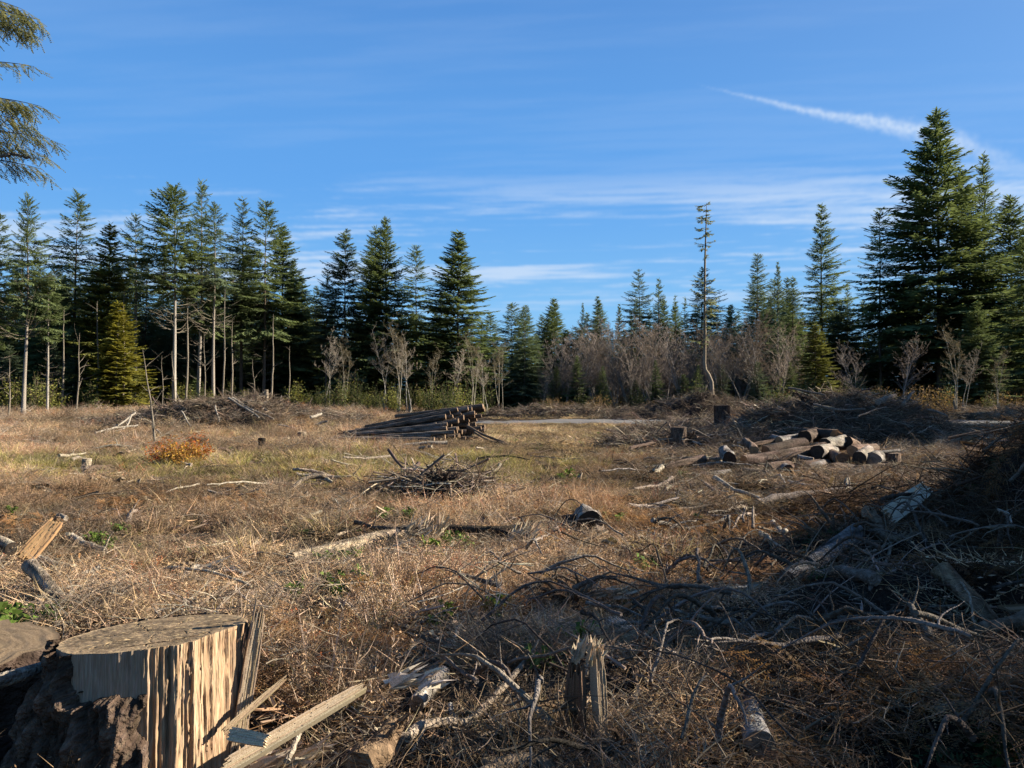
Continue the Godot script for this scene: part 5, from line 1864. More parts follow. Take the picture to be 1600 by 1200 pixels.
		# the brown weed field
		if r < 0.40:
			var warm := Color(1.05, 0.97, 0.9) if k > 0.12 else Color(0.98, 1.0, 1.0)
			put("dry_weeds", x, d, R(0.55, 1.05) * big * (1.0 + 0.3 * k), t * warm)
		elif r < 0.44:
			put("pale_stalks", x, d, R(0.4, 0.8) * big, t)
		elif r < 0.52:
			put("leaf_litter", x, d, R(0.8, 1.3), t)
		elif r < 0.58:
			put("fine_twigs", x, d, R(0.6, 1.1) * big, t)
		elif r < 0.62:
			put("bark_chunks", x, d, R(0.4, 0.9), t, 0.2, 0.02)
		elif r < 0.72:
			if k > -0.05: put("bracken", x, d, R(0.55, 0.95) * big, t * 1.1)
			else: put("straw", x, d, R(0.6, 1.1) * big, t)
		elif r < 0.82:
			put("dry_weeds" if r < 0.78 else "straw", x, d, R(0.6, 1.1) * big, t)
		elif r < 0.87:
			put("wood_chips", x, d, R(0.7, 1.2) * big, t, 0.2, 0.01)
		elif r < 0.905:
			put("broken_sticks", x, d, R(0.35, 0.75) * big, t)
		elif r < 0.945:
			if k2 > 0.05: put("red_stalks", x, d, R(0.5, 0.9) * big, t)
			else: put("dry_weeds", x, d, R(0.5, 0.9) * big, t)
		elif r < 0.952:
			put("green_weeds", x, d, R(0.5, 1.1), t)
		elif r < 0.975:
			put("yellow_grass", x, d, R(0.5, 0.9) * big, t)
		else:
			put("dry_weeds", x, d, R(0.7, 1.2) * big, t)
	# the brush mound at the shaded side, near; tints darkened to deepen its shade
	for i in 1300:
		var x := R(4.6, 11.5)
		var d := R(5.2, 12.5)
		var r := rng.randf()
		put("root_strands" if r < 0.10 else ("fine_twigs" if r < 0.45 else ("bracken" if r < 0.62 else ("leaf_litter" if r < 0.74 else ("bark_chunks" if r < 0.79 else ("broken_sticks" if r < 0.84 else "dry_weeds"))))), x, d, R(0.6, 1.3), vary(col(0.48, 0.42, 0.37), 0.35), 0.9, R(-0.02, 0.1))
	# limbs heaped through the shaded hollow
	for i in 34:
		var d := R(4.0, 9.5)
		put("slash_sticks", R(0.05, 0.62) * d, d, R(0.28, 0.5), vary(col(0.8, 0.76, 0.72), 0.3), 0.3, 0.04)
	# the low lit heap of ferns and twigs in the near corner
	for i in 260:
		var x := 2.55 + R(-1, 1) * 1.1
		var d := 4.45 + R(-1, 1) * 0.7
		var r := rng.randf()
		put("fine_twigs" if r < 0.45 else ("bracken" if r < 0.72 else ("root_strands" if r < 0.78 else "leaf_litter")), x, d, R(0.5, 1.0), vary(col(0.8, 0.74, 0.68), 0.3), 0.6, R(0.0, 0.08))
	# slash heaps and debris banks
	for h in HEAPS:
		for i in int(h[4]):
			var a := R(0, TAU)
			var q := sqrt(rng.randf()) * 1.15
			var x: float = h[0] + cos(a) * h[2] * q
			var d: float = h[1] + sin(a) * h[3] * q
			if blocked(x, d):
				continue
			var r := rng.randf()
			var t := vary(col(0.85, 0.85, 0.85), 0.3)
			put("fine_twigs" if r < 0.34 else ("broken_sticks" if r < 0.60 else ("root_strands" if r < 0.70 else ("wood_chips" if r < 0.82 else "slash_sticks"))), x, d, R(0.8, 1.5) if r < 0.82 else R(0.45, 1.0), t, 0.7, R(-0.05, 0.18))
	# tall dry growth along the foot of the wood
	for i in 2600:
		var x := R(-0.72, -0.02)
		var d := 46.0 + 27.0 * clampf((800.0 + F * x) / 480.0, 0.0, 1.0) + R(0, 14)
		x *= d
		put(["dry_weeds", "pale_stalks", "dry_weeds", "bracken", "fine_twigs"][i % 5], x, d, R(1.2, 2.0), vary(Color.WHITE, 0.25))
	# orange-brown bracken by the split stump and in the lit hollows
	for q in [[470, 5.0, 0.5, 26], [520, 5.2, 0.4, 16], [430, 4.6, 0.25, 8], [980, 11.5, 0.9, 30], [1060, 10.2, 0.9, 24], [1240, 10.4, 0.7, 26], [860, 12.5, 1.4, 34], [760, 6.4, 0.5, 12], [1380, 19.0, 0.8, 18], [1100, 7.8, 0.8, 20], [300, 12.5, 1.2, 26], [120, 10.5, 0.9, 18]]:
		for i in int(q[3]):
			put("bracken", gx(q[0], q[1]) + R(-1, 1) * q[2], q[1] + R(-1, 1) * q[2] * 0.6, R(0.6, 1.0), Color(0.88, 0.80, 0.72), 0.3, 0.03)
	# some single green plants where the photograph has them
	for q in [[718, 888, 9], [525, 905, 8], [512, 950, 6.7], [535, 955, 6.7], [700, 892, 8.3], [962, 825, 11], [1060, 745, 17], [20, 968, 5.9], [180, 860, 9], [1000, 905, 8], [735, 1010, 6], [860, 1080, 4.8], [610, 810, 11], [880, 745, 18]]:
		for j in 5:
			var d: float = q[2] + R(-0.15, 0.15)
			put("green_weeds", gx(q[0], d) + R(-0.3, 0.3), d + R(-0.2, 0.2), R(0.5, 1.3), vary(Color(0.95, 0.9, 0.85), 0.3), 0.5, 0.04)
	commit_heaps()

# ---------------------------------------------------------------- the stacked log deck
func log_deck() -> void:
	rng.seed = 640
	var d0 := 33.6
	var corner := on(gx(693, d0), d0)          # foot of the butt ends, front
	var u := Vector3(-cos(0.13), 0, -sin(0.13))   # along the logs, from the butts to the tops
	var w := Vector3(sin(0.13), 0, -cos(0.13))    # from the front log to the one behind
	var bark := col(0.19, 0.155, 0.125)
	var pale := col(0.40, 0.29, 0.20)
	var layer := 0
	var y := 0.09
	while layer < 9:
		var k0 := int(layer * 1.0)
		var k1 := 15 - int(maxf(0.0, layer - 6) * 1.2)
		for k in range(k0, k1):
			var r0 := R(0.078, 0.125)
			var r1 := r0 * R(0.55, 0.8)
			var off := w * ((k + 0.5 * (layer % 2)) * 0.235 + R(-0.03, 0.03))
			var back := smooth(6.0, 11.0, float(k))
			var a := corner + off + Vector3.UP * (y + R(-0.03, 0.04)) - u * (R(-0.75, 0.45) + 0.9 * back)
			var L := 4.4 + 0.08 * k + R(-0.8, 0.5) - 0.12 * layer
			var b := a + u * L
			b.y -= y * 0.56 + R(-0.06, 0.06)
			b += w * R(-0.16, 0.16)
			var where := "at the foot of the stacked log deck" if layer == 0 else ("on top of the stacked log deck" if layer >= 7 else "within the stacked log deck behind the grass slope")
			log_between("deck_log", "%s log from the front in the %s row up of the stacked log deck" % [ORDINALS[k - k0], ORDINALS[layer]], a, b, r0, r1, bark * R(0.6, 1.5), pale * R(0.3, 0.85), pale * 0.4, "dark logs %s" % where, 0.12, 0.012)
		layer += 1
		y += 0.172
	# single logs that one can pick out
	log_between("deck_log", "topmost thin log lying back over the high end of the log deck", corner + w * 2.7 + Vector3.UP * 1.60 - u * 1.3, corner + w * 2.9 + Vector3.UP * 1.12 + u * 3.0, 0.13, 0.09, col(0.2, 0.15, 0.11), pale, pale * 0.6)
	log_between("deck_log", "lowest log lying loose along the front of the log deck", corner - w * 0.42 + Vector3.UP * 0.12 + u * 0.3, corner - w * 0.55 + Vector3.UP * 0.09 + u * 6.0, 0.14, 0.09, bark, pale, pale * 0.6)
	branch_on("pole", "brown pole slid down from the butt end of the log deck", [[-1.9, 33.0, 0.75], [-1.0, 32.4, 0.35], [-0.3, 31.8, 0.08]], 0.07, 0.05, col(0.2, 0.15, 0.11), 1)
	branch_on("pole", "second pole lying beside the slid pole at the log deck", [[-1.6, 32.6, 0.5], [-0.9, 31.9, 0.2], [-0.35, 31.2, 0.06]], 0.05, 0.035, col(0.26, 0.2, 0.14), 1)

# ---------------------------------------------------------------- the loose heap of logs
func heap_log(px0: float, py0: float, d0: float, px1: float, py1: float, d1: float, r0: float, r1: float, c: Color, label: String, pale := Color(0.40, 0.27, 0.16), core := Color(0.26, 0.16, 0.09)) -> void:
	log_between("log", label, ray(px0, py0, d0), ray(px1, py1, d1), r0, r1, c, pale, core, "", 0.15, 0.02)

func log_heap() -> void:
	rng.seed = 710
	var dk := col(0.12, 0.09, 0.07)
	var gr := col(0.30, 0.27, 0.24)
	var br := col(0.22, 0.16, 0.12)
	heap_log(1162, 722, 19.6, 1290, 700, 20.6, 0.17, 0.155, br, "long brown log lying across the front of the loose log heap")
	heap_log(1196, 706, 20.5, 1255, 692, 21.2, 0.17, 0.17, dk, "thick short log resting behind the long brown one in the heap")
	heap_log(1140, 716, 19.2, 1131, 705, 20.3, 0.17, 0.16, gr, "pale grey log standing apart with its dark end showing, beside the heap", col(0.07, 0.05, 0.04), col(0.05, 0.035, 0.03))  # end discs coloured dark for a face turned from the sun
	heap_log(1178, 704, 20.2, 1164, 690, 21.4, 0.12, 0.11, br, "knobbly log tipped up at the near end of the heap")
	heap_log(1216, 690, 21.6, 1250, 683, 22.2, 0.13, 0.12, gr, "whitish log lying along the back of the heap")
	heap_log(1276, 706, 19.8, 1299, 703, 21.0, 0.185, 0.17, col(0.34, 0.30, 0.25), "pale split log with an end coloured dark for shade in the middle of the heap", col(0.07, 0.05, 0.04), col(0.05, 0.04, 0.03))  # dark end colour carries the shade of a face the sun misses
	heap_log(1287, 694, 21.0, 1318, 688, 22.2, 0.17, 0.16, col(0.32, 0.29, 0.24), "pale log above the bright split one, its dark end outward", col(0.06, 0.05, 0.04), col(0.05, 0.04, 0.03))
	heap_log(1256, 684, 21.8, 1272, 678, 23.6, 0.2, 0.2, dk, "dark log end at the top of the heap", col(0.05, 0.04, 0.03), col(0.04, 0.03, 0.03))
	heap_log(1306, 682, 22.2, 1256, 677, 24.0, 0.20, 0.19, dk, "topmost log of the heap with an orange-brown sawn face", col(0.42, 0.22, 0.10), col(0.28, 0.13, 0.06))
	heap_log(1322, 690, 21.8, 1338, 697, 22.6, 0.15, 0.14, br, "short log slanting down on the far flank of the heap", col(0.06, 0.05, 0.04), col(0.05, 0.04, 0.03))
	heap_log(1316, 720, 19.6, 1290, 712, 20.4, 0.21, 0.20, br, "log with a reddish brown sawn face low in the heap", col(0.34, 0.17, 0.09), col(0.2, 0.1, 0.06))
	heap_log(1342, 716, 19.4, 1354, 706, 20.6, 0.17, 0.17, col(0.32, 0.28, 0.23), "whitish log end tilted up on the far side of the heap", col(0.08, 0.06, 0.05), col(0.06, 0.05, 0.04))
	heap_log(1362, 718, 19.6, 1372, 714, 20.8, 0.2, 0.18, gr, "grey mottled log beside the whitish tilted end", col(0.32, 0.27, 0.23), col(0.2, 0.17, 0.14))
	heap_log(1231, 738, 17.9, 1222, 728, 19.0, 0.15, 0.14, gr, "hollow grey log with its open end towards the viewer", col(0.10, 0.07, 0.05), col(0.03, 0.02, 0.02))
	heap_log(1200, 733, 18.2, 1232, 728, 18.6, 0.14, 0.14, br, "short brown log with a tan face under the long brown log", col(0.4, 0.27, 0.17))
	heap_log(1040, 730, 19.4, 1098, 718, 20.0, 0.06, 0.15, br, "tapering log lying apart with its thin end out over the soil")
	heap_log(1250, 729, 18.8, 1290, 727, 19.8, 0.17, 0.16, dk, "dark log at the bottom of the heap in shadow")
	heap_log(1296, 732, 18.8, 1344, 732, 19.6, 0.14, 0.13, dk, "dark lowest log beneath the reddish sawn face")
	heap_log(1330, 704, 20.6, 1366, 700, 21.6, 0.15, 0.13, br, "bark-clad log wedged behind the tilted whitish end")
	heap_log(1206, 684, 22.8, 1238, 690, 22.0, 0.10, 0.10, gr, "thin grey log under the whitish one at the back of the heap")

	var slim := [
		[1046, 726, 20.2, 1086, 722, 20.0, "slim pole lying out on the soil before the heap"], [1082, 742, 17.6, 1140, 735, 18.4, "grey slim pole in front of the pale standing-apart log"], [1100, 716, 21.4, 1150, 712, 21.2, "slim pole behind the pale log that lies apart"],
		[1158, 734, 18.3, 1204, 744, 17.3, "slim pale pole running out from under the long brown log"], [1192, 698, 22.4, 1240, 700, 22.0, "slim pole along the back foot of the heap"], [1262, 742, 17.6, 1318, 738, 18.3, "slim dark pole lying before the lowest log"],
		[1300, 700, 22.4, 1352, 694, 22.8, "slim pole at the far back of the heap"], [1336, 730, 18.8, 1392, 724, 19.4, "slim brown pole trailing off the far end of the heap"], [1362, 706, 21.0, 1404, 702, 21.4, "slim pole between the heap and the round stump"],
		[1246, 712, 19.4, 1270, 716, 19.2, "broken stub pressed under the long brown log"], [1284, 720, 19.2, 1262, 728, 18.6, "broken stub jutting from the shadowed base of the heap"], [1172, 694, 22.0, 1210, 686, 22.4, "slim grey pole crossing the tipped knobbly log"],
	]
	for q in slim:
		var r := R(0.05, 0.085)
		log_between("log", q[6], ray(q[0], q[1] + 2, q[2]), ray(q[3], q[4] + 2, q[5]), r, r * 0.8, [dk, br, gr][rng.randi() % 3] * R(0.8, 1.2), Color(0.36, 0.27, 0.18), Color(0.2, 0.14, 0.09), "", 0.12, 0.03)

func stumps_and_debris() -> void:
	rng.seed = 820
	var wd := col(0.20, 0.15, 0.11)
	stump("stump", "tall dark stump on the low rise before the alders", on(gx(1128, 37.5), 37.5, 0.25), 0.38, 1.05, col(0.13, 0.09, 0.07), col(0.24, 0.18, 0.13), "", 0.35)
	stump("stump", "stump on the chip bank casting a long shadow over the straw", on(gx(1060, 30.0), 30.0, 0.06), 0.28, 0.66, col(0.17, 0.13, 0.10), col(0.32, 0.24, 0.17), "", 0.4)
	stump("stump", "ragged round stump just past the end of the log heap", on(gx(1389, 22.0), 22.0), 0.27, 0.40, col(0.22, 0.16, 0.12), col(0.34, 0.27, 0.2), "", 0.35)
	stump("stump", "small black stump alone in the weeds below the slash pile", on(gx(410, 29.0), 29.0), 0.13, 0.42, col(0.035, 0.03, 0.025), col(0.09, 0.07, 0.06), "", 0.2)
	stump("stump", "stump with a whitish side among the weeds before the log deck", on(gx(472, 35.0), 35.0), 0.19, 0.40, col(0.34, 0.28, 0.2), col(0.5, 0.4, 0.28), "", 0.3)
	stump("stump", "tiny cream sawn stump in the weeds by the whitish-sided one", on(gx(448, 33.0), 33.0), 0.13, 0.26, col(0.5, 0.42, 0.3), col(0.6, 0.5, 0.36), "", 0.1)
	stump("stump", "pale sawn stump with two white sticks leaning against it", on(gx(137, 18.2), 18.2), 0.10, 0.42, col(0.48, 0.41, 0.3), col(0.55, 0.46, 0.33), "", 0.2)
	stump("stump", "pale stump standing on the slope beside the brown poles", on(gx(416, 47.0), 47.0), 0.12, 0.85, col(0.42, 0.35, 0.26), col(0.5, 0.4, 0.3), "", 0.1)
	var gy := col(0.46, 0.41, 0.33)
	# poles and branches round the slash pile at the wood edge
	var sp := [
		[[362, 622, 46], [392, 640, 45.2], [428, 655, 44.5], "pale pole sloping down the slash pile, uppermost of the bundle", 0.10], [[372, 624, 46.5], [402, 641, 46], [436, 656, 45], "pale pole second in the sloping bundle on the slash pile", 0.09],
		[[358, 622, 45.5], [380, 636, 45], [405, 652, 44.2], "thin pole lowest in the sloping bundle on the slash pile", 0.07], [[336, 634, 44.5], [339, 646, 44], [343, 660, 43.5], "short white stick standing in the slash pile", 0.05],
		[[212, 645, 42], [190, 662, 41], [165, 690, 39], "long bleached branch leaning at the low end of the slash pile", 0.06], [[206, 648, 41], [196, 668, 40], [172, 682, 39.5], "second bleached branch crossing at the low end of the slash pile", 0.05],
		[[150, 676, 38], [180, 668, 39], [216, 664, 40], "grey pole lying flat past the low end of the slash pile", 0.06], [[284, 643, 43], [291, 655, 42.5], [300, 668, 42], "grey stick propped in the middle of the slash pile", 0.045],
		[[284, 642, 45], [310, 640, 45], [336, 641, 45], "dark log lying along the crest of the slash pile", 0.14], [[246, 672, 38], [254, 680, 37.5], [258, 692, 37], "forked grey branch beside the gold bush", 0.05],
		[[380, 687, 33], [392, 690, 32.5], [404, 692, 32], "grey stick in the weeds before the slash pile", 0.035], [[434, 664, 40], [446, 666, 40], [460, 668, 39.5], "white pole lying in the weeds past the slash pile", 0.05],
		[[486, 652, 44], [497, 648, 44.5], [502, 646, 45], "short bleached log at the edge of the weeds near the log deck", 0.09], [[492, 664, 42], [505, 660, 42], [512, 658, 42], "bleached scrap of log beneath the short bleached one", 0.07],
	]
	for q in sp:
		branch_seen("slash_pole" if q[4] < 0.1 else "log", q[3], [q[0], q[1], q[2]], q[4], q[4] * 0.7, gy if q[4] < 0.13 else col(0.2, 0.16, 0.12), 2, "", 0.2, "pole")
	# pieces in the dark slash mound on the shaded side
	var sm := [
		[[1232, 606, 33], [1258, 612, 32.6], [1290, 618, 32], "white stick on the crest of the shaded slash mound", 0.05], [[1270, 632, 31], [1310, 640, 30.6], [1352, 640, 30.5], "dark pole across the face of the shaded slash mound", 0.06],
		[[1372, 628, 31.5], [1386, 622, 32], [1398, 618, 32.5], "short thick grey log high on the shaded slash mound", 0.14], [[1410, 632, 31.5], [1420, 622, 32], [1428, 612, 32.5], "pointed stub standing from the shaded slash mound", 0.08],
		[[1340, 650, 29.5], [1366, 640, 30], [1384, 636, 30.5], "thin branch lying up the face of the shaded slash mound", 0.04], [[1450, 640, 31], [1466, 644, 30.5], [1480, 650, 30], "brown pole on the low tail of the shaded slash mound", 0.05],
	]
	for q in sm:
		branch_seen("slash_pole", q[3], [q[0], q[1], q[2]], q[4], q[4] * 0.7, col(0.3, 0.25, 0.2), 3, "", 0.25, "pole")
	var rk := solo("root_clump", root_mesh(16, 0.8, 0.12, col(0.1, 0.075, 0.06), 1.2), "dark stump of roots on the crest of the shaded slash mound", "root clump", on(gx(1262, 33.0), 33.0, 0.2))
	rk.rotation.y = 0.7
	# middle of the clearing
	solo("root_clump", root_mesh(40, 0.5, 0.06, col(0.08, 0.06, 0.046), 1.0), "upturned dark root clump with spiky points in the middle of the weeds", "root clump", on(gx(683, 13.6), 13.6, 0.18))
	branch_seen("branch", "dark pointed root snag rising beside the upturned root clump", [[690, 790, 13.3], [698, 765, 13.4], [716, 738, 13.5]], 0.055, 0.012, col(0.10, 0.075, 0.06), 3, "", 0.3)
	branch_seen("branch", "thin dark snag leaning along the pointed root snag", [[688, 785, 13.4], [700, 758, 13.6], [702, 732, 13.7]], 0.035, 0.01, col(0.12, 0.09, 0.07), 2, "", 0.3)
	branch_seen("branch", "arched dead branch with a bleached top bowing over the weeds", [[440, 778, 14.0], [462, 757, 14.2], [485, 745, 14.4], [508, 743, 14.5]], 0.03, 0.05, col(0.36, 0.29, 0.21), 1, "", 0.2)
	branch_seen("branch", "pale thin branch leaning beyond the long bleached log", [[448, 812, 10.6], [478, 832, 10.2], [508, 860, 9.6]], 0.03, 0.018, col(0.48, 0.39, 0.28), 2, "", 0.2)
	branch_seen("branch", "slim crooked twig lying between the leaning branches past the bleached log", [[492, 812, 11], [512, 816, 10.8], [540, 826, 10.4]], 0.016, 0.01, col(0.5, 0.42, 0.32), 2, "", 0.3)
	branch_seen("branch", "long thin stick sloping up behind the bleached log", [[530, 862, 9.4], [565, 836, 10], [600, 800, 10.6]], 0.02, 0.01, col(0.40, 0.32, 0.23), 3, "", 0.2)
	branch_seen("branch", "bleached branch in the weeds behind the upturned roots", [[700, 808, 12], [722, 802, 12.2], [740, 798, 12.4]], 0.035, 0.025, col(0.5, 0.43, 0.33), 1)
	# the long bleached log and its torn butt
	log_between("log", "long bleached log lying across the weeds with a dark sawn end", ray(456, 880, 8.0), ray(650, 842, 9.6), 0.085, 0.115, col(0.40, 0.32, 0.22), col(0.10, 0.075, 0.055), col(0.07, 0.05, 0.04), "", 0.09, 0.02)
	branch_seen("branch", "grey broken upper limb running on from the long bleached log", [[646, 842, 9.5], [672, 834, 9.7], [700, 828, 9.9]], 0.075, 0.05, col(0.46, 0.38, 0.28), 3, "", 0.4)
	solo("torn_wood", shreds_mesh(90, 0.22, 0.012, Vector3(0.22, 0.12, 0.14), Vector3(0.35, 0.5, 0.1), col(0.60, 0.50, 0.36)), "heap of cream torn wood fibres by the butt of the bleached log", "torn wood", on(gx(664, 9.0), 9.0, 0.10))
	solo("torn_wood", shreds_mesh(70, 0.2, 0.012, Vector3(0.18, 0.12, 0.12), Vector3(0.5, 0.6, 0.1), col(0.56, 0.48, 0.36)), "cream torn wood fibres at the far end of the mossy dark log", "torn wood", on(gx(812, 9.1), 9.1, 0.10))
	log_between("log", "mossy dark rotten log between the two patches of torn fibres", ray(700, 842, 9.6), ray(826, 846, 9.4), 0.10, 0.12, col(0.075, 0.06, 0.045), col(0.15, 0.1, 0.07), col(0.08, 0.06, 0.05), "", 0.2, 0.05)
	log_between("log", "short thick grey log with its end coloured dark for shade facing the viewer", ray(922, 818, 9.9), ray(913, 806, 10.9), 0.165, 0.155, col(0.36, 0.31, 0.26), col(0.06, 0.05, 0.04), col(0.03, 0.025, 0.02), "", 0.09, 0.0)  # solid end discs, near black to paint the unlit face
	solo("bark_slab", slab_mesh(ray(938, 830, 9.85) , ray(930, 794, 10.1), 0.11, 0.04, Vector3(0.3, 0.2, 1), col(0.34, 0.28, 0.22), 0.7), "bark slab peeling upright from the short thick grey log", "bark")
	log_between("log", "dark log lying behind the short thick grey one", ray(880, 820, 10.6), ray(905, 822, 10.3), 0.12, 0.12, col(0.09, 0.07, 0.055), col(0.12, 0.09, 0.07), col(0.07, 0.05, 0.04))
	branch_seen("branch", "small upright dark post among the weeds past the green rosettes", [[719, 948, 6.6], [718, 925, 6.6], [717, 902, 6.65]], 0.022, 0.02, col(0.11, 0.08, 0.06), 0)
	# pale sticks beyond the stump
	solo("split_slab", slab_mesh(ray(40, 874, 7.6), ray(94, 812, 7.9), 0.16, 0.05, Vector3(0.25, 0.35, 1), col(0.42, 0.28, 0.15), 0.35), "tan split slab tilted up out of the weeds", "slab")
	log_between("log", "weathered log propped steeply below the tan split slab", ray(52, 882, 6.9), ray(104, 964, 6.25), 0.068, 0.05, col(0.38, 0.31, 0.23), col(0.26, 0.2, 0.14), col(0.12, 0.09, 0.07), "", 0.07, 0.03)
	log_between("log", "bleached log half sunk behind the tan split slab", ray(-8, 842, 8.4), ray(22, 856, 8.2), 0.075, 0.07, col(0.50, 0.43, 0.32), col(0.05, 0.04, 0.03), col(0.03, 0.03, 0.03))
	branch_seen("branch", "bleached branch in the weeds past the split slab, upper of three", [[116, 836, 9], [138, 848, 8.8], [168, 860, 8.5]], 0.042, 0.03, col(0.56, 0.49, 0.38), 1)
	branch_seen("branch", "bleached branch in the weeds past the split slab, middle of three", [[62, 870, 7.9], [90, 880, 7.7], [120, 892, 7.5]], 0.045, 0.03, col(0.52, 0.44, 0.33), 1)
	branch_seen("branch", "short white branch nearest the propped log, lowest of three", [[132, 900, 7.3], [146, 892, 7.35], [160, 884, 7.4]], 0.03, 0.022, col(0.6, 0.53, 0.42), 1)
	branch_seen("branch", "orange-brown rotten branch under the three bleached ones", [[94, 870, 8.1], [112, 868, 8.1], [128, 867, 8.1]], 0.035, 0.03, col(0.42, 0.24, 0.11), 0)
	branch_seen("branch", "grey curved stick sloping up from behind the split stump", [[135, 942, 6.3], [165, 920, 6.7], [210, 900, 7.2]], 0.022, 0.012, col(0.44, 0.36, 0.27), 3)
	branch_seen("branch", "white splintered branch lying beyond the split stump", [[280, 905, 7.2], [310, 888, 7.6], [352, 893, 7.5], [384, 896, 7.4]], 0.032, 0.018, col(0.62, 0.55, 0.44), 4, "", 0.25)
	solo("torn_wood", shreds_mesh(34, 0.3, 0.01, Vector3(0.2, 0.05, 0.1), Vector3(0.9, 0.1, 0.1), col(0.64, 0.58, 0.47)), "white torn fibres trailing from the splintered branch", "torn wood", on(gx(335, 7.5), 7.5, 0.10))
	branch_seen("branch", "crooked forked white twig before the long bleached log", [[416, 880, 8.1], [424, 893, 7.9], [440, 897, 7.8]], 0.02, 0.014, col(0.6, 0.54, 0.44), 2)
	branch_seen("branch", "thin bleached branch lying in front of the long bleached log", [[420, 904, 7.6], [456, 908, 7.55], [490, 910, 7.5]], 0.022, 0.016, col(0.5, 0.43, 0.33), 1)
	branch_seen("branch", "white stick leaning on the pale sawn stump, upper one", [[100, 778, 17.8], [115, 771, 18], [128, 763, 18.1]], 0.03, 0.025, col(0.58, 0.52, 0.42), 0)
	branch_seen("branch", "white stick lying before the pale sawn stump, lower one", [[108, 783, 17.2], [122, 777, 17.4], [136, 776, 17.5]], 0.03, 0.02, col(0.58, 0.52, 0.42), 1)
	branch_seen("branch", "bowed thin twig standing over the weeds behind the slab", [[160, 806, 11.4], [180, 794, 11.5], [206, 808, 11.3]], 0.014, 0.01, col(0.42, 0.35, 0.26), 2)
	branch_seen("branch", "pale short stick alone in the open weeds", [[366, 802, 12], [375, 800, 12]  , [384, 799, 12]], 0.022, 0.02, col(0.58, 0.5, 0.38), 0)
	branch_seen("branch", "bleached stick lying on the straw slope below the track", [[744, 703, 27.5], [750, 701.5, 27.7], [756, 701, 27.9]], 0.04, 0.035, col(0.58, 0.5, 0.38), 0)
	branch_seen("branch", "white fallen branch with snapped tip in the grass strip", [[470, 748, 17.5], [492, 744, 17.8], [510, 746, 17.6]], 0.04, 0.025, col(0.55, 0.47, 0.35), 1)
	# scattered broken limbs of no special place
	strewn = []
	rng.seed = 991
	for i in 44:
		var d := R(7.0, 30.0)
		var x := R(-0.64, 0.02) * d
		limb_lying(x, d, "one of the scattered bleached limbs half sunk in the weed field", "bleached limbs strewn in the weed field", col(0.50, 0.43, 0.33))
	for i in 62:
		var d := R(9.0, 30.0)
		var x := R(0.10, 0.5) * d
		limb_lying(x, d, "one of the scattered broken limbs on the debris ground round the log heap", "broken limbs on the debris ground", col(0.40, 0.34, 0.27))
	count_from(strewn)

var strewn := []

func limb_lying(x: float, d: float, label: String, group: String, c0: Color) -> void:
	var a := R(0, TAU)
	var L := R(0.3, 1.1) * (0.8 + d * 0.045)
	var k := rng.randf()
	var c := vary(c0, 0.25) if k < 0.6 else vary(col(0.14, 0.105, 0.08), 0.3)
	var r := R(0.016, 0.06) * (0.7 + d * 0.025)
	var o := branch_on("branch", label, [[x, d, r + R(0.05, 0.15)], [x + cos(a) * L * 0.5, d + sin(a) * L * 0.5, r + R(0.04, 0.2)], [x + cos(a) * L, d + sin(a) * L, r * 0.5 + R(0.03, 0.25)]], r, r * R(0.4, 0.8), c, 2, group)
	strewn.append([o, x, d, ("short " if L < 1.0 else "long ") + ("bleached" if k < 0.6 else "dark") + (" broken limb" if "debris" in group else " lying limb")])

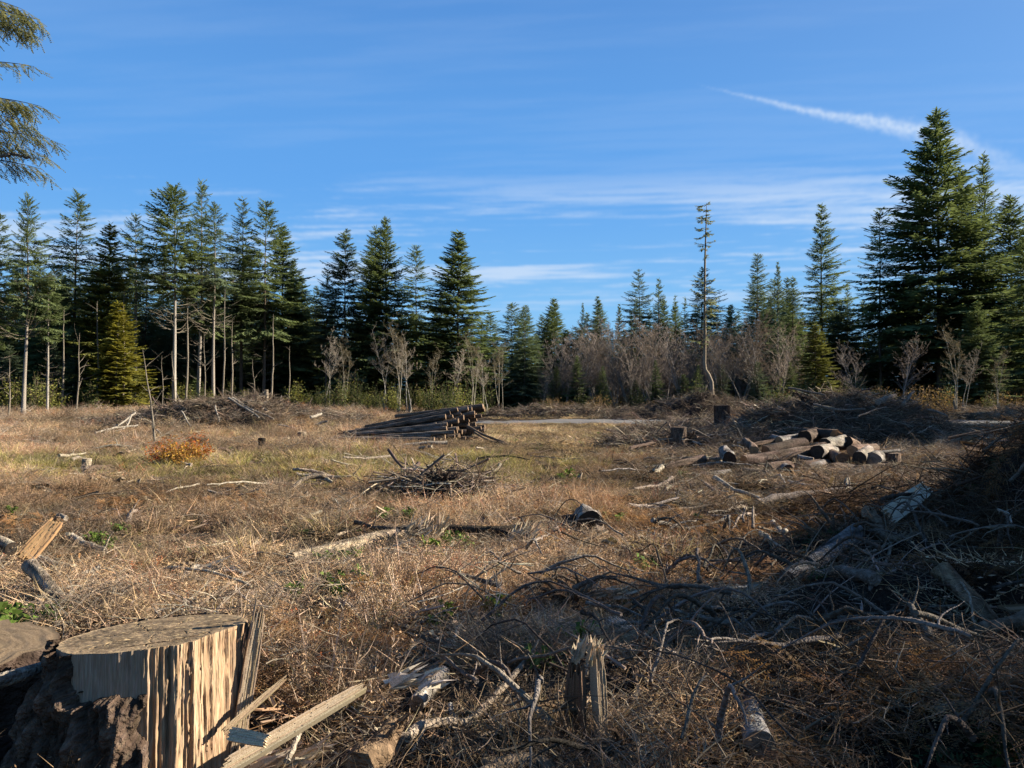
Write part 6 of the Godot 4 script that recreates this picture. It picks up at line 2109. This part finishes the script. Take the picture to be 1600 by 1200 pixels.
func near_things() -> void:
	rng.seed = 1500
	var gy := col(0.42, 0.37, 0.30)
	# the stump pair
	var at := on(-1.575, 3.42)
	var top := eye_h + (HORIZON - 985.0) / F * 3.42
	split_stump(at, 0.355, top - at.y)
	var at2 := on(-2.78, 3.75)
	var top2 := eye_h + (HORIZON - 1012.0) / F * 3.75
	stump("stump", "wide low stump with a worn sawn top beside the split stump, dark in shade", at2, 0.50, top2 - at2.y, col(0.09, 0.065, 0.05), col(0.235, 0.18, 0.115), "", 0.25, 0.02)
	log_between("log", "bare grey limb lying between the two sawn stumps", ray(0, 1062, 3.1), ray(92, 1034, 3.35), 0.03, 0.028, gy, gy, gy * 0.6)
	solo("splinter", slab_mesh(ray(345, 1200, 3.05), ray(576, 1066, 3.5), 0.056, 0.036, Vector3(0.4, 0.9, 0.5), col(0.42, 0.345, 0.24), 0.25), "long square splinter leaning out from the split stump", "splinter")
	solo("splinter", slab_mesh(ray(362, 1140, 3.05), ray(424, 1152, 3.0), 0.05, 0.022, Vector3(0.2, 0.6, 0.9), col(0.62, 0.52, 0.36), 0.2), "short cream splinter wedged against the long square one", "splinter")
	solo("splinter", slab_mesh(ray(352, 1140, 3.25), ray(456, 1050, 3.5), 0.026, 0.016, Vector3(0.4, 0.7, 0.5), col(0.38, 0.29, 0.19), 0.4), "thin splinter slanting up beside the long square one", "splinter")
	solo("torn_wood", shreds_mesh(60, 0.2, 0.012, Vector3(0.16, 0.06, 0.1), Vector3(0.9, 0.4, 0.1), col(0.58, 0.50, 0.37)), "cream torn fibres on the ground by the foot of the split stump", "torn wood", on(gx(440, 3.45), 3.45, 0.06))
	branch_seen("branch", "white knotted stick standing in the grass beneath the long splinter", [[452, 1182, 3.2], [463, 1160, 3.3], [472, 1140, 3.4]], 0.014, 0.01, col(0.5, 0.43, 0.33), 1, "", 0.2)
	# round the shade in the middle
	branch_seen("branch", "straight pale pole leaning through the dark ferns", [[660, 1072, 4.6], [690, 1024, 5.0], [722, 974, 5.5]], 0.02, 0.014, col(0.5, 0.44, 0.36), 1, "", 0.1)
	branch_seen("branch", "arched grey root bough looping over the shaded twigs", [[598, 1180, 3.6], [625, 1146, 3.7], [672, 1142, 3.9], [725, 1148, 4.0], [778, 1136, 4.3], [840, 1108, 4.8]], 0.032, 0.016, col(0.44, 0.36, 0.27), 3, "", 0.25)
	branch_seen("root", "shaggy torn root running down from the arched grey bough", [[560, 1215, 3.3], [590, 1180, 3.5], [618, 1130, 3.75]], 0.075, 0.05, col(0.26, 0.18, 0.11), 5, "", 0.3, "root")
	branch_seen("branch", "arched brown limb at the bottom edge under the shaded twigs", [[748, 1210, 3.3], [790, 1186, 3.4], [835, 1184, 3.45], [866, 1206, 3.35]], 0.036, 0.03, col(0.36, 0.27, 0.18), 3, "", 0.3)
	log_between("log", "short grey log with a knuckle lying by the arched bough", ray(652, 1124, 4.2), ray(692, 1100, 4.6), 0.045, 0.05, col(0.34, 0.30, 0.25), col(0.3, 0.24, 0.18), col(0.2, 0.15, 0.1))
	branch_seen("branch", "short white upright stick behind the arched bough", [[706, 1148, 4.1], [706, 1132, 4.15], [705, 1116, 4.2]], 0.015, 0.014, col(0.52, 0.50, 0.45), 0)
	solo("torn_wood", shreds_mesh(30, 0.13, 0.014, Vector3(0.12, 0.04, 0.08), Vector3(0.8, 0.3, 0.1), col(0.58, 0.52, 0.42)), "white rotten chunks between the arched bough and the short log", "torn wood", on(gx(640, 4.1), 4.1, 0.2))
	# the broken snag with bright edges
	var sn := thing("broken_snag", "upright hollow snag with bright torn edges in the dark ferns", "snag", on(gx(915, 3.8), 3.8, -0.05))
	part(sn, "shell", slab_mesh(Vector3(-0.06, 0, 0), Vector3(-0.05, 0.52, 0.02), 0.10, 0.05, Vector3(-0.5, 0.1, 1), col(0.20, 0.13, 0.085), 0.6))
	part(sn, "shell", slab_mesh(Vector3(0.08, -0.1, 0.03), Vector3(0.045, 0.60, 0.0), 0.06, 0.05, Vector3(0.8, 0.1, 1), col(0.46, 0.37, 0.26), 0.7))
	part(sn, "torn_rim", shreds_mesh(40, 0.12, 0.010, Vector3(0.08, 0.05, 0.04), Vector3(0.3, 0.8, 0.1), col(0.55, 0.46, 0.33)), Vector3(0.0, 0.48, 0.0))
	part(sn, "roots", root_mesh(12, 0.4, 0.05, col(0.2, 0.14, 0.09), 0.6), Vector3(0, 0.1, 0.02))
	branch_seen("branch", "thin upright dead stem rising behind the hollow snag", [[915, 1056, 4.4], [917, 1020, 4.45], [916, 986, 4.5]], 0.009, 0.005, col(0.5, 0.43, 0.33), 2, "", 0.2)
	solo("weathered_board", slab_mesh(ray(952, 962, 5.9), ray(1018, 1006, 5.4), 0.10, 0.03, Vector3(0.2, 0.8, 0.6), col(0.36, 0.34, 0.31), 0.4), "grey weathered board lying in the shaded ferns", "board")
	branch_seen("branch", "twisted black root bough arching on the lit bank above the shade", [[820, 934, 6.7], [846, 924, 6.8], [868, 930, 6.7], [888, 940, 6.6]], 0.03, 0.022, col(0.2, 0.15, 0.11), 3, "", 0.3)
	solo("root_clump", root_mesh(30, 0.45, 0.04, col(0.22, 0.16, 0.11), 1.0), "brown root clump on the lit bank under the twisted bough", "root clump", on(gx(892, 6.4), 6.4, 0.05))
	solo("torn_wood", shreds_mesh(44, 0.22, 0.013, Vector3(0.2, 0.06, 0.1), Vector3(0.9, 0.2, 0.0), col(0.56, 0.47, 0.34)), "bleached torn wood beside the brown root clump", "torn wood", on(gx(935, 6.6), 6.6, 0.12))
	branch_seen("branch", "white broken stick crossing the lit weeds, nearer the root clump", [[1128, 917, 7.0], [1160, 913, 7.1], [1198, 908, 7.2]], 0.024, 0.02, col(0.6, 0.54, 0.44), 1)
	branch_seen("branch", "mottled birch stick bent like an elbow in the shade", [[1192, 1036, 5.2], [1176, 1066, 5.0], [1168, 1086, 4.9], [1146, 1098, 4.8]], 0.03, 0.02, col(0.46, 0.45, 0.42), 2, "", 0.2)
	log_between("log", "upright-lying birch log with peeling bark at the bottom edge", ray(1166, 1110, 4.6), ray(1184, 1212, 3.7), 0.055, 0.065, col(0.30, 0.28, 0.25), col(0.3, 0.24, 0.18), col(0.2, 0.15, 0.1), "", 0.14)
	branch_seen("branch", "thin curved shaded branch above the birch stick", [[1060, 1042, 5.0], [1100, 1022, 5.2], [1150, 1014, 5.3], [1180, 1020, 5.3]], 0.016, 0.01, col(0.34, 0.31, 0.27), 2)
	branch_seen("branch", "slender shaded branch running under the curved one", [[1068, 1060, 4.8], [1110, 1050, 4.9], [1152, 1052, 5.0]], 0.014, 0.009, col(0.32, 0.29, 0.25), 2)
	branch_seen("branch", "pale bare stick reaching down through the dark twigs", [[1048, 1180, 4.2], [1020, 1150, 4.3], [992, 1120, 4.4]], 0.009, 0.006, col(0.4, 0.33, 0.25), 2)
	branch_seen("branch", "long thin stick sloping across the dark twigs near the bottom", [[1010, 1126, 4.5], [1050, 1154, 4.3], [1096, 1174, 4.1]], 0.01, 0.006, col(0.36, 0.3, 0.23), 3)
	# between the mound and the clearing
	log_between("log", "grey birch log lying in shade at the foot of the brush", ray(1226, 902, 7.4), ray(1336, 864, 8.6), 0.075, 0.095, col(0.21, 0.20, 0.19), col(0.2, 0.15, 0.12), col(0.12, 0.1, 0.08), "", 0.1, 0.015)  # bark colour lowered for the shade the log lies in
	branch_seen("branch", "long bough forking down over the shaded hollow", [[1262, 905, 7.0], [1310, 924, 6.7], [1364, 948, 6.3]], 0.03, 0.06, col(0.27, 0.22, 0.18), 3, "", 0.25)
	branch_seen("root", "stout bent root arm rising from the brush and sweeping sideways", [[1352, 798, 8.8], [1368, 814, 8.7], [1376, 838, 8.5], [1398, 850, 8.4], [1438, 858, 8.4]], 0.075, 0.03, col(0.27, 0.21, 0.15), 8, "", 0.3, "root")
	branch_seen("root", "pale root strand dropping from the stout bent root arm", [[1386, 850, 8.4], [1380, 876, 8.1], [1362, 900, 7.9], [1346, 930, 7.6]], 0.02, 0.008, col(0.42, 0.36, 0.28), 5, "", 0.35, "root")
	branch_seen("root", "spread of thin roots fanning from the stout bent root arm", [[1384, 848, 8.4], [1358, 860, 8.2], [1330, 866, 8.1]], 0.02, 0.008, col(0.40, 0.34, 0.26), 7, "", 0.5, "root")
	solo("root_clump", root_mesh(44, 0.8, 0.045, col(0.2, 0.155, 0.12), 0.7), "tangled torn root mass behind the stout bent root arm", "root clump", ray(1310, 850, 8.8))
	solo("split_slab", slab_mesh(ray(1382, 808, 9.1), ray(1448, 760, 9.5), 0.21, 0.06, Vector3(0.15, 0.5, 1), col(0.66, 0.60, 0.48), 0.35), "bright white split slab sticking out of the brush mound", "slab")
	branch_seen("branch", "dark thin branch lying against the white split slab", [[1376, 782, 9.2], [1400, 774, 9.3], [1426, 770, 9.3]], 0.03, 0.018, col(0.12, 0.09, 0.07), 2)
	branch_seen("branch", "long dark trunk-like bough lying across the debris below the log heap", [[1182, 784, 13.0], [1230, 778, 13.2], [1280, 770, 13.4], [1328, 764, 13.6]], 0.085, 0.05, col(0.30, 0.25, 0.21), 3, "", 0.2)
	branch_seen("branch", "bleached pole of the crossed pair, lying across the debris", [[1116, 746, 14.6], [1146, 766, 14.0], [1186, 790, 13.2]], 0.05, 0.03, col(0.50, 0.44, 0.35), 2, "", 0.2)
	branch_seen("branch", "thinner bleached pole of the crossed pair", [[1096, 752, 14.4], [1126, 772, 13.8], [1150, 786, 13.2]], 0.035, 0.02, col(0.46, 0.4, 0.32), 2, "", 0.2)
	branch_seen("branch", "straight white stick by the small yellow tuft below the log heap", [[1230, 750, 15.4], [1254, 757, 15.0], [1278, 764, 14.7]], 0.028, 0.02, col(0.66, 0.6, 0.48), 0)
	branch_seen("branch", "short white stick standing beside the straight white one", [[1218, 741, 15.8], [1222, 749, 15.6], [1226, 757, 15.4]], 0.022, 0.016, col(0.6, 0.54, 0.44), 0)
	branch_seen("branch", "broken white branch slanting down the debris, with torn end", [[1186, 838, 9.6], [1200, 858, 9.2], [1216, 878, 8.8]], 0.03, 0.015, col(0.56, 0.5, 0.4), 3, "", 0.3)
	branch_seen("branch", "pale split branch half buried in bracken on the debris", [[1206, 818, 10.4], [1216, 832, 10.0], [1222, 846, 9.6]], 0.05, 0.03, col(0.58, 0.52, 0.42), 2)
	branch_seen("branch", "thin long pole lying behind the brown brush in the debris", [[1000, 806, 11.6], [1040, 798, 12.0], [1110, 790, 12.4], [1160, 784, 12.6]], 0.03, 0.02, col(0.26, 0.21, 0.16), 3, "", 0.15)
	branch_seen("branch", "twiggy thin branch reaching over the bracken from the hollow", [[1222, 896, 8.0], [1262, 868, 8.4], [1310, 834, 9.0]], 0.02, 0.01, col(0.3, 0.25, 0.2), 5, "", 0.3)
	log_between("log", "brown stub of log poking from the brush mound with rough bark", ray(1468, 908, 6.3), ray(1545, 972, 5.7), 0.085, 0.06, col(0.28, 0.20, 0.13), col(0.34, 0.25, 0.16), col(0.2, 0.14, 0.09), "", 0.14, 0.04)
	branch_seen("branch", "thick shaded limb entering from the picture edge under the brush mound", [[1625, 958, 5.4], [1570, 974, 5.3], [1520, 982, 5.2]], 0.06, 0.04, col(0.22, 0.17, 0.12), 3, "", 0.25)
	branch_seen("branch", "pale thin root curling down the brush mound", [[1492, 905, 6.1], [1508, 930, 5.8], [1512, 960, 5.6], [1520, 1000, 5.4]], 0.009, 0.006, col(0.46, 0.38, 0.28), 4, "", 0.3)
	branch_seen("branch", "bleached hooked twig high on the shaded brush mound", [[1556, 796, 7.6], [1572, 802, 7.5], [1577, 816, 7.4]], 0.014, 0.008, col(0.44, 0.39, 0.32), 2, "", 0.3)
	branch_seen("branch", "bare twig arching against the light at the crest of the brush mound", [[1534, 704, 8.6], [1552, 688, 8.7], [1580, 678, 8.8]], 0.014, 0.006, col(0.16, 0.13, 0.1), 6, "", 0.4)
	branch_seen("branch", "pale bough lying along the bottom edge under the brush mound", [[1456, 1166, 3.9], [1510, 1168, 3.9], [1560, 1166, 3.95], [1610, 1156, 4.0]], 0.02, 0.014, col(0.4, 0.32, 0.23), 4, "", 0.25)
	branch_seen("branch", "forked pale twig above the pale bough at the bottom edge", [[1430, 1096, 4.4], [1446, 1098, 4.4], [1462, 1096, 4.4]], 0.012, 0.009, col(0.5, 0.42, 0.32), 2, "", 0.4)
	rng.seed = 1777
	strewn = []
	for i in 130:
		var d := R(3.5, 10.5)
		var x := R(-0.06, 0.66) * d
		var a := R(0, TAU)
		var L := R(0.4, 1.1)
		var o := branch_on("branch", "one of the many thin broken branches tangled in the shaded brush", [[x, d, 0.1 + R(0, 0.25)], [x + cos(a) * L * 0.5, d + sin(a) * L * 0.5, 0.22 + R(0, 0.25)], [x + cos(a) * L, d + sin(a) * L, 0.08 + R(0, 0.3)]], R(0.006, 0.027), 0.004, vary(col(0.22, 0.185, 0.15), 0.6), 4, "thin broken branches in the shaded brush", 0.35)
		strewn.append([o, x, d, "short thin tangled branch" if L < 0.75 else "long thin tangled branch"])
	count_from(strewn)
